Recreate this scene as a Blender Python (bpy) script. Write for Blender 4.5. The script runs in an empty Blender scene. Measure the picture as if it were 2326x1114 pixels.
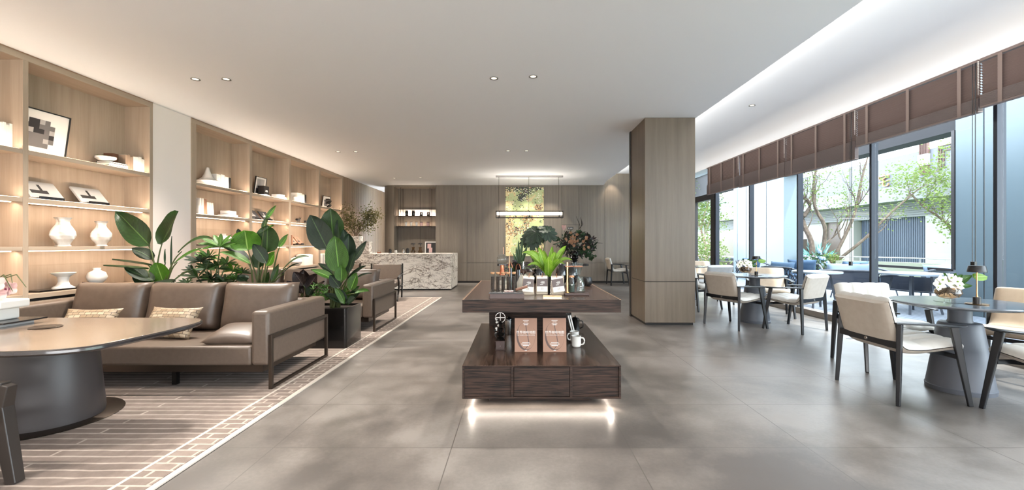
import bpy, math, random
from mathutils import Vector as V, Matrix, Euler
PI = math.pi
rnd = random.Random(7)
sc = bpy.context.scene
COL = sc.collection

# ---------------------------------------------------------------- camera
F, EYE, CX, CY = 1000.0, 1.25, 1175.0, 554.0
cam_d = bpy.data.cameras.new('camera')
cam_d.sensor_fit = 'HORIZONTAL'
cam_d.sensor_width = 36.0
cam_d.lens = 36.0 * F / 2326.0
cam_d.shift_x = (1163.0 - CX) / 2326.0
cam_d.shift_y = -(557.0 - CY) / 2326.0
cam_d.clip_start = 0.05
cam_d.clip_end = 200
cam = bpy.data.objects.new('camera', cam_d)
cam.location = (0, 0, EYE)
cam.rotation_euler = (PI / 2, 0, 0)
COL.objects.link(cam)
sc.camera = cam

# ---------------------------------------------------------------- render / colour
sc.view_settings.view_transform = 'Standard'
sc.view_settings.look = 'None'
sc.view_settings.exposure = 0.68
sc.view_settings.gamma = 1.0
try:
    sc.view_settings.use_curve_mapping = False
except Exception:
    pass
cy = sc.cycles
cy.max_bounces = 7
cy.diffuse_bounces = 4
cy.glossy_bounces = 3
cy.transmission_bounces = 4
cy.transparent_max_bounces = 12
cy.caustics_reflective = False
cy.caustics_refractive = False
cy.sample_clamp_indirect = 4.0
cy.sample_clamp_direct = 0.0
cy.use_denoising = True
cy.use_adaptive_sampling = True
cy.adaptive_threshold = 0.02

# ---------------------------------------------------------------- sky
world = bpy.data.worlds.new('World')
sc.world = world
world.use_nodes = True
wn = world.node_tree
wn.nodes.clear()
wo = wn.nodes.new('ShaderNodeOutputWorld')
wb = wn.nodes.new('ShaderNodeBackground')
wb.inputs['Color'].default_value = (0.86, 0.93, 1.0, 1)
wb.inputs['Strength'].default_value = 7.8
wn.links.new(wb.outputs[0], wo.inputs[0])


def light(kind, name, loc, power, color=(1, 1, 1), size=None, rot=(0, 0, 0), spot=None, blend=.5, rad=.03):
    d = bpy.data.lights.new(name, kind)
    d.color = color
    if kind == 'SUN':
        d.energy = power
        d.angle = math.radians(1.5)
    else:
        d.energy = power
    if kind == 'AREA':
        if isinstance(size, tuple):
            d.shape = 'RECTANGLE'
            d.size, d.size_y = size
        else:
            d.size = size
    if kind == 'SPOT':
        d.spot_size = math.radians(spot)
        d.spot_blend = blend
        d.shadow_soft_size = rad
    if kind == 'POINT':
        d.shadow_soft_size = rad
    o = bpy.data.objects.new(name, d)
    o.location = loc
    o.rotation_euler = rot
    COL.objects.link(o)
    return o


WARM = (1.0, .80, .64)
DAY = (.80, .90, 1.0)
# sun over the garden, from the right and behind the glass wall
light('SUN', 'sun', (20, 0, 20), 5.0, (1, .96, .88), rot=(math.radians(38), 0, math.radians(24)))
# added fill lamp behind the camera, aimed upward to brighten the ceiling
light('AREA', 'rear_fill', (.2, -6.6, .8), 500, (.97, .985, 1.0), (9.6, 1.6), rot=(math.radians(138), 0, 0))
# daylight through the long glass wall
_p = light('AREA', 'window_portal', (5.16, 5.5, 1.65), 1, DAY, (17.0, 3.1), rot=(math.radians(90), 0, math.radians(90)))
_p.data.cycles.is_portal = True
# cove strip along the raised ceiling
light('AREA', 'cove_strip', (2.62, 3.5, 3.30), 190, (1, .98, .95), (.06, 20.5), rot=(0, math.radians(-148), 0))


# ---------------------------------------------------------------- photo -> place
def at(px, py, Y):
    return V(((px - CX) * Y / F, Y, EYE - (py - CY) * Y / F))


def fl(px, py, z=0.0):
    Y = (EYE - z) * F / (py - CY)
    return V(((px - CX) * Y / F, Y, z))


# ---------------------------------------------------------------- materials
MATS = {}


def _new(name):
    m = bpy.data.materials.new(name)
    m.use_nodes = True
    nt = m.node_tree
    nt.nodes.clear()
    out = nt.nodes.new('ShaderNodeOutputMaterial')
    b = nt.nodes.new('ShaderNodeBsdfPrincipled')
    nt.links.new(b.outputs[0], out.inputs[0])
    MATS[name] = m
    return m, nt, b, out


def srgb(c):
    return tuple((x / 255 / 12.92) if x / 255 <= .04045 else ((x / 255 + .055) / 1.055) ** 2.4 for x in c) + (1,)


def mat(name, c, rough=.5, metal=0, emit=0, alpha=None, trans=0, sheen=0, coat=0, spec=None, ior=None):
    m, nt, b, out = _new(name)
    b.inputs['Base Color'].default_value = srgb(c)
    b.inputs['Roughness'].default_value = rough
    b.inputs['Metallic'].default_value = metal
    if emit:
        b.inputs['Emission Color'].default_value = srgb(c)
        b.inputs['Emission Strength'].default_value = emit
    if trans:
        b.inputs['Transmission Weight'].default_value = trans
    if sheen:
        b.inputs['Sheen Weight'].default_value = sheen
    if coat:
        b.inputs['Coat Weight'].default_value = coat
        b.inputs['Coat Roughness'].default_value = .12
    if spec is not None:
        b.inputs['Specular IOR Level'].default_value = spec
    if ior:
        b.inputs['IOR'].default_value = ior
    return m


def nd(nt, t, **kw):
    n = nt.nodes.new(t)
    for k, v in kw.items():
        if k in n.inputs.keys():
            n.inputs[k].default_value = v
        else:
            setattr(n, k, v)
    return n


def ramp(nt, fac, stops):
    r = nt.nodes.new('ShaderNodeValToRGB')
    el = r.color_ramp.elements
    while len(el) < len(stops):
        el.new(.5)
    for e, (p, c) in zip(el, stops):
        e.position = p
        e.color = srgb(c) if len(c) == 3 else c
    nt.links.new(fac, r.inputs[0])
    return r.outputs[0]


def coords(nt, scale=(1, 1, 1), kind='Object'):
    tc = nt.nodes.new('ShaderNodeTexCoord')
    mp = nt.nodes.new('ShaderNodeMapping')
    mp.inputs['Scale'].default_value = scale
    nt.links.new(tc.outputs[kind], mp.inputs[0])
    return mp.outputs[0]


def noisy(name, stops, scale=(1, 1, 1), n=5, detail=4, rough=.5, metal=0, bump=0, dist=0, sheen=0, coat=0, rr=None, nrough=.5):
    """noise-driven colour; scale stretches the grain"""
    m, nt, b, out = _new(name)
    co = coords(nt, scale)
    t = nd(nt, 'ShaderNodeTexNoise', Scale=n, Detail=detail, Distortion=dist, Roughness=nrough)
    nt.links.new(co, t.inputs['Vector'])
    nt.links.new(ramp(nt, t.outputs['Fac'], stops), b.inputs['Base Color'])
    b.inputs['Roughness'].default_value = rough
    b.inputs['Metallic'].default_value = metal
    if sheen:
        b.inputs['Sheen Weight'].default_value = sheen
    if coat:
        b.inputs['Coat Weight'].default_value = coat
        b.inputs['Coat Roughness'].default_value = .15
    if rr:
        mr = nd(nt, 'ShaderNodeMapRange')
        mr.inputs['To Min'].default_value, mr.inputs['To Max'].default_value = rr
        nt.links.new(t.outputs['Fac'], mr.inputs['Value'])
        nt.links.new(mr.outputs[0], b.inputs['Roughness'])
    if bump:
        bp = nd(nt, 'ShaderNodeBump', Strength=bump, Distance=.01)
        nt.links.new(t.outputs['Fac'], bp.inputs['Height'])
        nt.links.new(bp.outputs[0], b.inputs['Normal'])
    return m


def glass(name, tint=(255, 255, 255), refl=.5, rough=0.0):
    """thin clear glass: see-through plus fresnel reflection"""
    m, nt, b, out = _new(name)
    nt.nodes.remove(b)
    tr = nd(nt, 'ShaderNodeBsdfTransparent', Color=srgb(tint))
    gl = nd(nt, 'ShaderNodeBsdfGlossy', Roughness=rough)
    fr = nd(nt, 'ShaderNodeLayerWeight', Blend=.5)
    pw = nd(nt, 'ShaderNodeMath', operation='POWER')
    pw.inputs[1].default_value = 3.5
    nt.links.new(fr.outputs['Facing'], pw.inputs[0])
    mu = nd(nt, 'ShaderNodeMath', operation='MULTIPLY_ADD')
    mu.inputs[1].default_value = refl * .8
    mu.inputs[2].default_value = refl * .05
    nt.links.new(pw.outputs[0], mu.inputs[0])
    mx = nt.nodes.new('ShaderNodeMixShader')
    nt.links.new(mu.outputs[0], mx.inputs[0])
    nt.links.new(tr.outputs[0], mx.inputs[1])
    nt.links.new(gl.outputs[0], mx.inputs[2])
    nt.links.new(mx.outputs[0], out.inputs[0])
    return m


def leafmat(name, c1, c2, rough=.35, vein=28, vc=None, tr=.25):
    """leaf blade with side veins running from the midrib (uv: u across, v along)"""
    m, nt, b, out = _new(name)
    tc = nt.nodes.new('ShaderNodeTexCoord')
    sp = nt.nodes.new('ShaderNodeSeparateXYZ')
    nt.links.new(tc.outputs['UV'], sp.inputs[0])
    ab = nd(nt, 'ShaderNodeMath', operation='SUBTRACT')
    ab.inputs[1].default_value = .5
    nt.links.new(sp.outputs[0], ab.inputs[0])
    aa = nd(nt, 'ShaderNodeMath', operation='ABSOLUTE')
    nt.links.new(ab.outputs[0], aa.inputs[0])
    m1 = nd(nt, 'ShaderNodeMath', operation='MULTIPLY_ADD')
    m1.inputs[1].default_value = -.55
    nt.links.new(aa.outputs[0], m1.inputs[0])
    nt.links.new(sp.outputs[1], m1.inputs[2])
    m2 = nd(nt, 'ShaderNodeMath', operation='MULTIPLY')
    m2.inputs[1].default_value = vein * 6.28
    nt.links.new(m1.outputs[0], m2.inputs[0])
    sn = nd(nt, 'ShaderNodeMath', operation='SINE')
    nt.links.new(m2.outputs[0], sn.inputs[0])
    mid = nd(nt, 'ShaderNodeMath', operation='LESS_THAN')
    mid.inputs[1].default_value = .022
    nt.links.new(aa.outputs[0], mid.inputs[0])
    col = ramp(nt, sn.outputs[0], [(0, c1), (1, c2)])
    no = nd(nt, 'ShaderNodeTexNoise', Scale=6.0, Detail=2.0)
    hv = nd(nt, 'ShaderNodeMixRGB', blend_type='MULTIPLY')
    hv.inputs[0].default_value = .5
    nt.links.new(col, hv.inputs[1])
    nt.links.new(ramp(nt, no.outputs[0], [(.3, (170, 170, 170)), (.7, (255, 255, 255))]), hv.inputs[2])
    mx = nd(nt, 'ShaderNodeMixRGB')
    mx.inputs[2].default_value = srgb(vc or tuple(min(255, int(x * 1.25 + 20)) for x in c2))
    nt.links.new(mid.outputs[0], mx.inputs[0])
    nt.links.new(hv.outputs[0], mx.inputs[1])
    nt.links.new(mx.outputs[0], b.inputs['Base Color'])
    b.inputs['Roughness'].default_value = rough
    bp = nd(nt, 'ShaderNodeBump', Strength=.25, Distance=.004)
    nt.links.new(sn.outputs[0], bp.inputs['Height'])
    nt.links.new(bp.outputs[0], b.inputs['Normal'])
    tl = nt.nodes.new('ShaderNodeBsdfTranslucent')
    nt.links.new(mx.outputs[0], tl.inputs[0])
    ms = nt.nodes.new('ShaderNodeMixShader')
    ms.inputs[0].default_value = tr
    nt.links.new(b.outputs[0], ms.inputs[1])
    nt.links.new(tl.outputs[0], ms.inputs[2])
    nt.links.new(ms.outputs[0], out.inputs[0])
    return m


def veneer(name, c1, c2, axis='z', rough=.45, n=14, st=.035, k2=9.0, lo=.45, hi=1.0, spec=.5):
    sc_ = {'z': (1, 1, st), 'x': (st, 1, 1), 'y': (1, st, 1)}[axis]
    m, nt, b, out = _new(name)
    co = coords(nt, sc_)
    t1 = nd(nt, 'ShaderNodeTexNoise', Scale=n, Detail=5.0, Distortion=.4)
    t2 = nd(nt, 'ShaderNodeTexNoise', Scale=n * k2, Detail=3.0)
    nt.links.new(co, t1.inputs['Vector'])
    nt.links.new(co, t2.inputs['Vector'])
    ad = nd(nt, 'ShaderNodeMath', operation='MULTIPLY_ADD')
    ad.inputs[1].default_value = .45
    nt.links.new(t2.outputs[0], ad.inputs[0])
    nt.links.new(t1.outputs[0], ad.inputs[2])
    nt.links.new(ramp(nt, ad.outputs[0], [(lo, c1), (hi, c2)]), b.inputs['Base Color'])
    b.inputs['Specular IOR Level'].default_value = spec
    b.inputs['Roughness'].default_value = rough
    return m


def M(n):
    return MATS[n]


# ---------------------------------------------------------------- mesh builder
class MB:
    def __init__(s):
        s.v, s.f, s.uv, s.M = [], [], {}, None

    def add(s, vs, fs, uvs=None):
        o = len(s.v)
        if s.M is not None:
            vs = [s.M @ V(p) for p in vs]
        s.v += [tuple(p) for p in vs]
        for i, f in enumerate(fs):
            if uvs:
                s.uv[len(s.f)] = uvs[i]
            s.f.append(tuple(o + k for k in f))
        return s

    def box(s, x0, x1, y0, y1, z0, z1):
        if x0 > x1: x0, x1 = x1, x0
        if y0 > y1: y0, y1 = y1, y0
        if z0 > z1: z0, z1 = z1, z0
        vs = [(x, y, z) for z in (z0, z1) for y in (y0, y1) for x in (x0, x1)]
        return s.add(vs, [(0, 2, 3, 1), (4, 5, 7, 6), (0, 1, 5, 4), (2, 6, 7, 3), (0, 4, 6, 2), (1, 3, 7, 5)])

    def quad(s, a, b, c, d):
        return s.add([a, b, c, d], [(0, 1, 2, 3)], [[(0, 0), (1, 0), (1, 1), (0, 1)]])

    def prism(s, pts, z0, z1, top=None):
        """pts: outline ccw in xy; top: optional outline for the upper face"""
        n = len(pts)
        top = top or pts
        vs = [(x, y, z0) for x, y in pts] + [(x, y, z1) for x, y in top]
        fs = [tuple(range(n))[::-1], tuple(range(n, 2 * n))]
        fs += [(i, (i + 1) % n, n + (i + 1) % n, n + i) for i in range(n)]
        return s.add(vs, fs)

    def extr(s, pts, axis, a0, a1):
        """outline extruded along axis: 'x' outline is (y,z); 'y' outline is (x,z)"""
        n = len(pts)
        mk = {'x': lambda p, a: (a, p[0], p[1]), 'y': lambda p, a: (p[0], a, p[1]), 'z': lambda p, a: (p[0], p[1], a)}[axis]
        vs = [mk(p, a0) for p in pts] + [mk(p, a1) for p in pts]
        fs = [tuple(range(n))[::-1], tuple(range(n, 2 * n))]
        fs += [(i, (i + 1) % n, n + (i + 1) % n, n + i) for i in range(n)]
        return s.add(vs, fs)

    def lathe(s, prof, c=(0, 0, 0), seg=24, mod=None, cap=True):
        vs, n = [], len(prof)
        for k in range(seg):
            a = 2 * PI * k / seg
            for r, z in prof:
                q = r * (mod(a, z) if mod else 1)
                vs.append((c[0] + q * math.cos(a), c[1] + q * math.sin(a), c[2] + z))
        fs = []
        for k in range(seg):
            k2 = (k + 1) % seg
            for i in range(n - 1):
                fs.append((k * n + i, k2 * n + i, k2 * n + i + 1, k * n + i + 1))
        if cap:
            if prof[0][0] > 1e-5:
                fs.append(tuple(k * n for k in range(seg))[::-1])
            if prof[-1][0] > 1e-5:
                fs.append(tuple(k * n + n - 1 for k in range(seg)))
        return s.add(vs, fs)

    def cyl(s, c, r, z0, z1, seg=20, r1=None):
        return s.lathe([(r, z0), (r if r1 is None else r1, z1)], (c[0], c[1], 0), seg)

    def tube(s, pts, r, seg=6, flat=1.0, up=None):
        """swept tube; r scalar or list; flat squashes the section"""
        pts = [V(p) for p in pts]
        n = len(pts)
        rs = list(r) if isinstance(r, (list, tuple)) else [r] * n
        if 3 <= n <= 7 and seg >= 6:
            np_, nr = [], []
            for i in range(n - 1):
                p0, p1, p2, p3 = pts[max(i - 1, 0)], pts[i], pts[i + 1], pts[min(i + 2, n - 1)]
                for k in range(4):
                    u = k / 4
                    np_.append((p1 * 2 + (p2 - p0) * u + (p0 * 2 - p1 * 5 + p2 * 4 - p3) * u * u + (p1 * 3 - p0 - p2 * 3 + p3) * u ** 3) * .5)
                    nr.append(rs[i] + (rs[i + 1] - rs[i]) * u)
            pts, rs = np_ + [pts[-1]], nr + [rs[-1]]
            n = len(pts)
        vs = []
        ref = V(up) if up else V((0, 0, 1))
        for i, p in enumerate(pts):
            d = (pts[min(i + 1, n - 1)] - pts[max(i - 1, 0)])
            if d.length < 1e-9: d = V((0, 0, 1))
            d.normalize()
            a = d.cross(ref)
            if a.length < .05: a = d.cross(V((1, 0, 0)) if abs(d.x) < .9 else V((0, 1, 0)))
            a.normalize()
            b = a.cross(d)
            for k in range(seg):
                t = 2 * PI * (k + .5) / seg
                vs.append(p + a * (rs[i] * math.cos(t)) + b * (rs[i] * flat * math.sin(t)))
        fs = []
        for i in range(n - 1):
            for k in range(seg):
                k2 = (k + 1) % seg
                fs.append((i * seg + k, (i + 1) * seg + k, (i + 1) * seg + k2, i * seg + k2))
        fs.append(tuple(range(seg)))
        fs.append(tuple((n - 1) * seg + k for k in range(seg))[::-1])
        return s.add(vs, fs)

    def bar(s, p, q, w, h=None, w1=None, h1=None, up=(0, 0, 1)):
        """rectangular bar from p to q, optionally tapering"""
        p, q = V(p), V(q)
        h = h or w
        w1, h1 = w1 or w, h1 or h
        d = (q - p).normalized()
        a = d.cross(V(up))
        if a.length < .02: a = d.cross(V((0, 1, 0)))
        a.normalize()
        b = a.cross(d)
        vs = []
        for c, ww, hh in ((p, w, h), (q, w1, h1)):
            for sx, sy in ((-1, -1), (1, -1), (1, 1), (-1, 1)):
                vs.append(c + a * (sx * ww / 2) + b * (sy * hh / 2))
        return s.add(vs, [(0, 1, 2, 3), (7, 6, 5, 4), (0, 4, 5, 1), (1, 5, 6, 2), (2, 6, 7, 3), (3, 7, 4, 0)])

    def ball(s, c, r, seg=12, rings=8, sz=(1, 1, 1)):
        vs = [(c[0], c[1], c[2] - r * sz[2])]
        for i in range(1, rings):
            t = PI * i / rings
            for k in range(seg):
                a = 2 * PI * k / seg
                vs.append((c[0] + r * sz[0] * math.sin(t) * math.cos(a), c[1] + r * sz[1] * math.sin(t) * math.sin(a), c[2] - r * sz[2] * math.cos(t)))
        vs.append((c[0], c[1], c[2] + r * sz[2]))
        fs = [(0, 1 + (k + 1) % seg, 1 + k) for k in range(seg)]
        for i in range(rings - 2):
            for k in range(seg):
                a, b = 1 + i * seg + k, 1 + i * seg + (k + 1) % seg
                fs.append((a, b, b + seg, a + seg))
        L = len(vs) - 1
        fs += [(L, L - seg + k, L - seg + (k + 1) % seg) for k in range(seg)]
        return s.add(vs, fs)

    def grid(s, fn, nu, nv, uv=True, close_u=False):
        vs = [fn(i / nu, j / nv) for j in range(nv + 1) for i in range(nu + 1)]
        fs, uvs = [], []
        for j in range(nv):
            for i in range(nu):
                a = j * (nu + 1) + i
                fs.append((a, a + 1, a + nu + 2, a + nu + 1))
                uvs.append([(i / nu, j / nv), ((i + 1) / nu, j / nv), ((i + 1) / nu, (j + 1) / nv), (i / nu, (j + 1) / nv)])
        return s.add(vs, fs, uvs if uv else None)

    def pillow(s, w, d, h, p=.45, n=2.5, nu=14, nv=14, pinch=.06, wr=0, seed=0):
        """closed cushion in the xy plane, thickness h, centred"""
        r_ = random.Random(seed)
        ph = [r_.uniform(0, 6) for _ in range(6)]

        def xy(u, v):
            a, b = 2 * u - 1, 2 * v - 1
            return a * w / 2 * (1 - pinch * (1 - abs(b) ** 2) * abs(a) ** 3), b * d / 2 * (1 - pinch * (1 - abs(a) ** 2) * abs(b) ** 3)

        def th(u, v):
            a, b = abs(2 * u - 1), abs(2 * v - 1)
            t = max(0, (1 - a ** (2 * n)) * (1 - b ** (2 * n))) ** p
            return h / 2 * t * (1 + wr * (math.sin(7 * u + ph[0] + 3 * v) * .5 + math.sin(5 * v * 2 + ph[1] - 4 * u) * .5))
        top = lambda u, v: (*xy(u, v), th(u, v))
        bot = lambda u, v: (*xy(1 - u, v), -th(1 - u, v))
        s.grid(top, nu, nv)
        s.grid(bot, nu, nv)
        return s

    def build(s, name, m, parent=None, loc=None, rz=0, rot=None, bevel=0, bseg=2, smooth=False, sub=0, weld=False, ang=40):
        me = bpy.data.meshes.new(name)
        me.from_pydata(s.v, [], s.f)
        if s.uv:
            ul = me.uv_layers.new(name='UVMap')
            for fi, uvs in s.uv.items():
                p = me.polygons[fi]
                for k, li in enumerate(p.loop_indices):
                    ul.data[li].uv = uvs[k]
        me.materials.append(M(m) if isinstance(m, str) else m)
        if smooth or weld:
            import bmesh
            bm = bmesh.new()
            bm.from_mesh(me)
            bmesh.ops.remove_doubles(bm, verts=bm.verts, dist=1e-4)
            if smooth:
                lim = math.radians(ang)
                for f in bm.faces: f.smooth = True
                for e in bm.edges:
                    if len(e.link_faces) == 2 and e.calc_face_angle(0) > lim: e.smooth = False
            bm.to_mesh(me)
            bm.free()
        o = bpy.data.objects.new(name, me)
        COL.objects.link(o)
        if parent: o.parent = parent
        if loc is not None: o.location = loc
        if rot is not None: o.rotation_euler = rot
        elif rz: o.rotation_euler = (0, 0, rz)
        if bevel:
            b = o.modifiers.new('b', 'BEVEL')
            b.width, b.segments, b.limit_method, b.angle_limit = bevel, bseg, 'ANGLE', math.radians(35)
            b.harden_normals = False
        if sub:
            q = o.modifiers.new('s', 'SUBSURF')
            q.levels = q.render_levels = sub
        return o


def rrect(x0, x1, y0, y1, r, seg=5):
    pts = []
    for cx_, cy_, a0 in ((x1 - r, y0 + r, -PI / 2), (x1 - r, y1 - r, 0), (x0 + r, y1 - r, PI / 2), (x0 + r, y0 + r, PI)):
        for k in range(seg + 1):
            a = a0 + PI / 2 * k / seg
            pts.append((cx_ + r * math.cos(a), cy_ + r * math.sin(a)))
    return pts


def thing(name, label, cat, loc=(0, 0, 0), rz=0, group=None, rot=None):
    o = bpy.data.objects.new(name, None)
    o.empty_display_size = .1
    COL.objects.link(o)
    o.location = loc
    o.rotation_euler = rot if rot else (0, 0, rz)
    o['label'] = label
    o['category'] = cat
    if group: o['group'] = group
    return o


def tag(o, label, cat, group=None, kind=None):
    o['label'] = label
    o['category'] = cat
    if group: o['group'] = group
    if kind: o['kind'] = kind
    return o


def struct(o, label=None):
    o['kind'] = 'structure'
    if label: o['label'] = label
    return o


def dup(root, loc, rz=None, label=None, group=None):
    def cp(o, par):
        c = o.copy()
        COL.objects.link(c)
        c.parent = par
        for ch in list(o.children): cp(ch, c)
        return c
    r = cp(root, None)
    r.location = loc
    if rz is not None: r.rotation_euler = (0, 0, rz)
    if label: r['label'] = label
    if group: r['group'] = group
    return r


def text(s, size, m, parent, loc, rot, name='lettering', align='CENTER', ext=.0004, sx=1):
    c = bpy.data.curves.new(name, 'FONT')
    c.body = s
    c.size = size
    c.align_x = align
    c.align_y = 'CENTER'
    c.extrude = ext
    c.resolution_u = 2
    tmp = bpy.data.objects.new('tmp', c)
    COL.objects.link(tmp)
    dg = bpy.context.evaluated_depsgraph_get()
    me = bpy.data.meshes.new_from_object(tmp.evaluated_get(dg))
    bpy.data.objects.remove(tmp)
    bpy.data.curves.remove(c)
    me.materials.clear()
    me.materials.append(M(m))
    o = bpy.data.objects.new(name, me)
    COL.objects.link(o)
    o.parent = parent
    o.location = loc
    o.rotation_euler = rot
    o.scale = (sx, 1, 1)
    return o

# ================================================================ material list
mat('white_paint', (246, 246, 246), .8)
mat('pink_plaster', (250, 236, 226), .7)
veneer('oak', (160, 140, 120), (180, 161, 141), 'z', .5)
veneer('oak_h', (160, 140, 120), (180, 161, 141), 'y', .5)
veneer('wall_veneer', (100, 91, 80), (122, 112, 99), 'z', .38)
veneer('column_veneer', (92, 80, 66), (112, 98, 82), 'z', .42)
veneer('slat_wood', (130, 108, 86), (152, 128, 104), 'z', .5)
veneer('dark_veneer_x', (12, 9, 8), (66, 48, 39), 'x', .55, 95, .05, 2.2, .55, .95, .25)
veneer('dark_veneer_y', (26, 20, 17), (98, 75, 63), 'y', .24, 95, .05, 2.2, .55, .92)
mat('sill_stone', (132, 124, 116), .4)
mat('edge_trim', (150, 120, 96), .3, .3)
mat('shadow_gap', (28, 24, 21), .7)
mat('black_metal', (34, 31, 29), .35, .7)
mat('bronze_metal', (72, 62, 54), .32, .8)
mat('dark_frame', (52, 50, 52), .4, .5)
mat('blue_frame', (34, 40, 50), .4, .3)
mat('steel', (170, 165, 160), .25, 1)
mat('copper', (160, 100, 76), .25, 1)
mat('brass', (190, 150, 100), .25, 1)
mat('led', (255, 226, 190), .5, emit=9)
mat('led_soft', (255, 220, 196), .5, emit=1.0)
mat('tube_glow', (255, 244, 225), .5, emit=3.5)
mat('lamp_face', (255, 240, 215), .5, emit=1.0)
noisy('sofa_leather', [(.3, (88, 75, 65)), (.7, (96, 82, 71))], n=30, rough=.42, bump=.08)
noisy('sofa_cushion', [(.3, (87, 73, 63)), (.7, (97, 82, 71))], n=14, rough=.38, bump=.12)
noisy('chair_leather', [(.3, (186, 175, 161)), (.7, (194, 184, 171))], n=20, rough=.45, bump=.04)
noisy('chair_front_leather', [(.3, (192, 186, 177)), (.7, (200, 195, 187))], n=20, rough=.45, bump=.04)
noisy('grey_leather', [(.3, (170, 171, 172)), (.7, (178, 179, 180))], n=20, rough=.45)
noisy('beige_leather', [(.3, (184, 165, 144)), (.7, (191, 173, 152))], n=20, rough=.45)
mat('ebony', (15, 18, 23), .38, coat=.15)
mat('dark_wood', (44, 38, 34), .4)
noisy('lounge_table_wood', [(.3, (120, 104, 90)), (.7, (146, 127, 110))], scale=(.06, 1, 1), n=22, detail=6, rough=.2, coat=.5)
mat('table_rim', (48, 44, 44), .18, coat=.6)
mat('pedestal_leather', (66, 61, 60), .42)
mat('pedestal_grey', (86, 90, 98), .45)
mat('slate_top', (92, 96, 102), .16, coat=.5)
mat('white_ceramic', (228, 224, 217), .35)
mat('white_matte', (226, 221, 213), .6)
mat('paper_white', (238, 232, 224), .7)
mat('book_pages', (232, 224, 210), .8)
mat('black_gloss', (16, 15, 16), .12, coat=.6)
mat('black_satin', (24, 23, 24), .35)
mat('planter_black', (30, 28, 27), .22, .55, coat=.4)
mat('soil', (44, 34, 26), .95)
mat('cover_brown', (158, 116, 92), .45)
mat('cover_taupe', (150, 128, 108), .5)
mat('cover_copper', (110, 72, 52), .4)
mat('cover_black', (30, 28, 28), .4)
mat('cover_grey', (186, 184, 180), .5)
mat('bean_shade', (84, 60, 52), .5)
mat('print_white', (250, 244, 236), .6)
mat('print_grey', (110, 106, 104), .6)
mat('print_dark', (40, 38, 38), .6)
mat('print_mid', (168, 164, 160), .6)
mat('kraft_paper', (196, 182, 162), .75)
mat('kraft_white', (222, 216, 206), .7)
mat('bag_photo', (92, 80, 78), .55)
mat('notebook_tan', (204, 170, 132), .55)
mat('walnut', (54, 30, 21), .4, coat=.15)
mat('walnut_light', (150, 96, 66), .4)
mat('cork', (190, 140, 100), .7)
noisy('coffee_beans', [(.35, (22, 14, 10)), (.65, (66, 44, 30))], n=180, detail=1, rough=.4, bump=.6)
mat('tea_green', (28, 44, 34), .6)
glass('clear_glass', (244, 248, 248), 1.0)
glass('smoke_glass', (228, 214, 196), 1.2)
glass('window_glass', (250, 253, 254), .22)
glass('acrylic', (255, 255, 255), .16)
mat('flower_white', (224, 217, 205), .5)
mat('flower_pink', (214, 176, 170), .5)
mat('flower_magenta', (140, 60, 90), .5)
mat('flower_orange', (158, 118, 88), .6)
mat('flower_purple', (180, 160, 210), .6)
mat('stem_green', (74, 84, 44), .5)
mat('stem_dark', (46, 38, 32), .6)
leafmat('leaf_strelitzia', (34, 60, 26), (52, 84, 36), .33, 26, (84, 116, 60))
leafmat('leaf_dark', (18, 38, 20), (30, 56, 28), .45, 26, (66, 92, 54))
leafmat('leaf_bright', (66, 118, 26), (98, 152, 42), .38, 26, (140, 178, 90), .4)
leafmat('leaf_mid', (58, 98, 36), (88, 130, 52), .35, 24, None, .3)
leafmat('leaf_fern', (116, 160, 44), (158, 194, 76), .4, 14, (196, 216, 130), .4)
leafmat('leaf_olive', (84, 82, 44), (132, 122, 70), .5, 6, None, .3)
leafmat('leaf_burgundy', (34, 24, 24), (52, 38, 36), .3, 14)
leafmat('leaf_outdoor', (84, 106, 46), (116, 134, 70), .5, 4, None, .5)
leafmat('leaf_outdoor_deep', (40, 66, 38), (66, 94, 54), .5, 4, None, .4)
leafmat('leaf_agave', (120, 176, 172), (170, 210, 204), .5, 2, None, .2)
noisy('bark', [(.3, (104, 86, 72)), (.7, (150, 128, 108))], n=9, rough=.9, bump=.5)
noisy('bark_light', [(.3, (66, 54, 46)), (.7, (100, 88, 78))], n=9, rough=.9, bump=.3)
mat('clad_panel', (84, 98, 106), .35, .05)
mat('clad_joint', (86, 74, 70), .5)
mat('beam_dark', (34, 34, 38), .85)
mat('facade_wall', (104, 107, 117), .8)
mat('facade_white', (150, 150, 150), .7)
mat('facade_band', (116, 118, 124), .7)
mat('terracotta_slat', (84, 60, 54), .7)
mat('parapet', (136, 140, 122), .7)
mat('rope_navy', (34, 42, 56), .75)
mat('outdoor_blue', (44, 70, 96), .8)
mat('outdoor_pale', (110, 130, 152), .8)
mat('outdoor_frame', (56, 62, 72), .5)
mat('outdoor_top', (130, 140, 150), .35)
mat('lawn', (120, 150, 84), .95)
mat('tray_black', (26, 24, 24), .25)
mat('spot_metal', (120, 120, 118), .4, .4)
mat('blind_wood', (122, 104, 98), .55)
mat('blind_stack', (104, 90, 86), .6)
mat('blind_tape', (140, 122, 114), .7)
mat('sign_black', (20, 22, 22), .4)
mat('dark_void', (20, 20, 22), .8)

# deck with plank grooves
m, nt, b, out = _new('deck')
co = coords(nt, (1, 1, 1))
w_ = nd(nt, 'ShaderNodeTexWave', Scale=2.3, Distortion=0)
w_.bands_direction = 'X'
nt.links.new(co, w_.inputs[0])
nt.links.new(ramp(nt, w_.outputs[0], [(0, (60, 66, 76)), (.12, (116, 124, 136)), (1, (130, 138, 150))]), b.inputs['Base Color'])
b.inputs['Roughness'].default_value = .55

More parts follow.
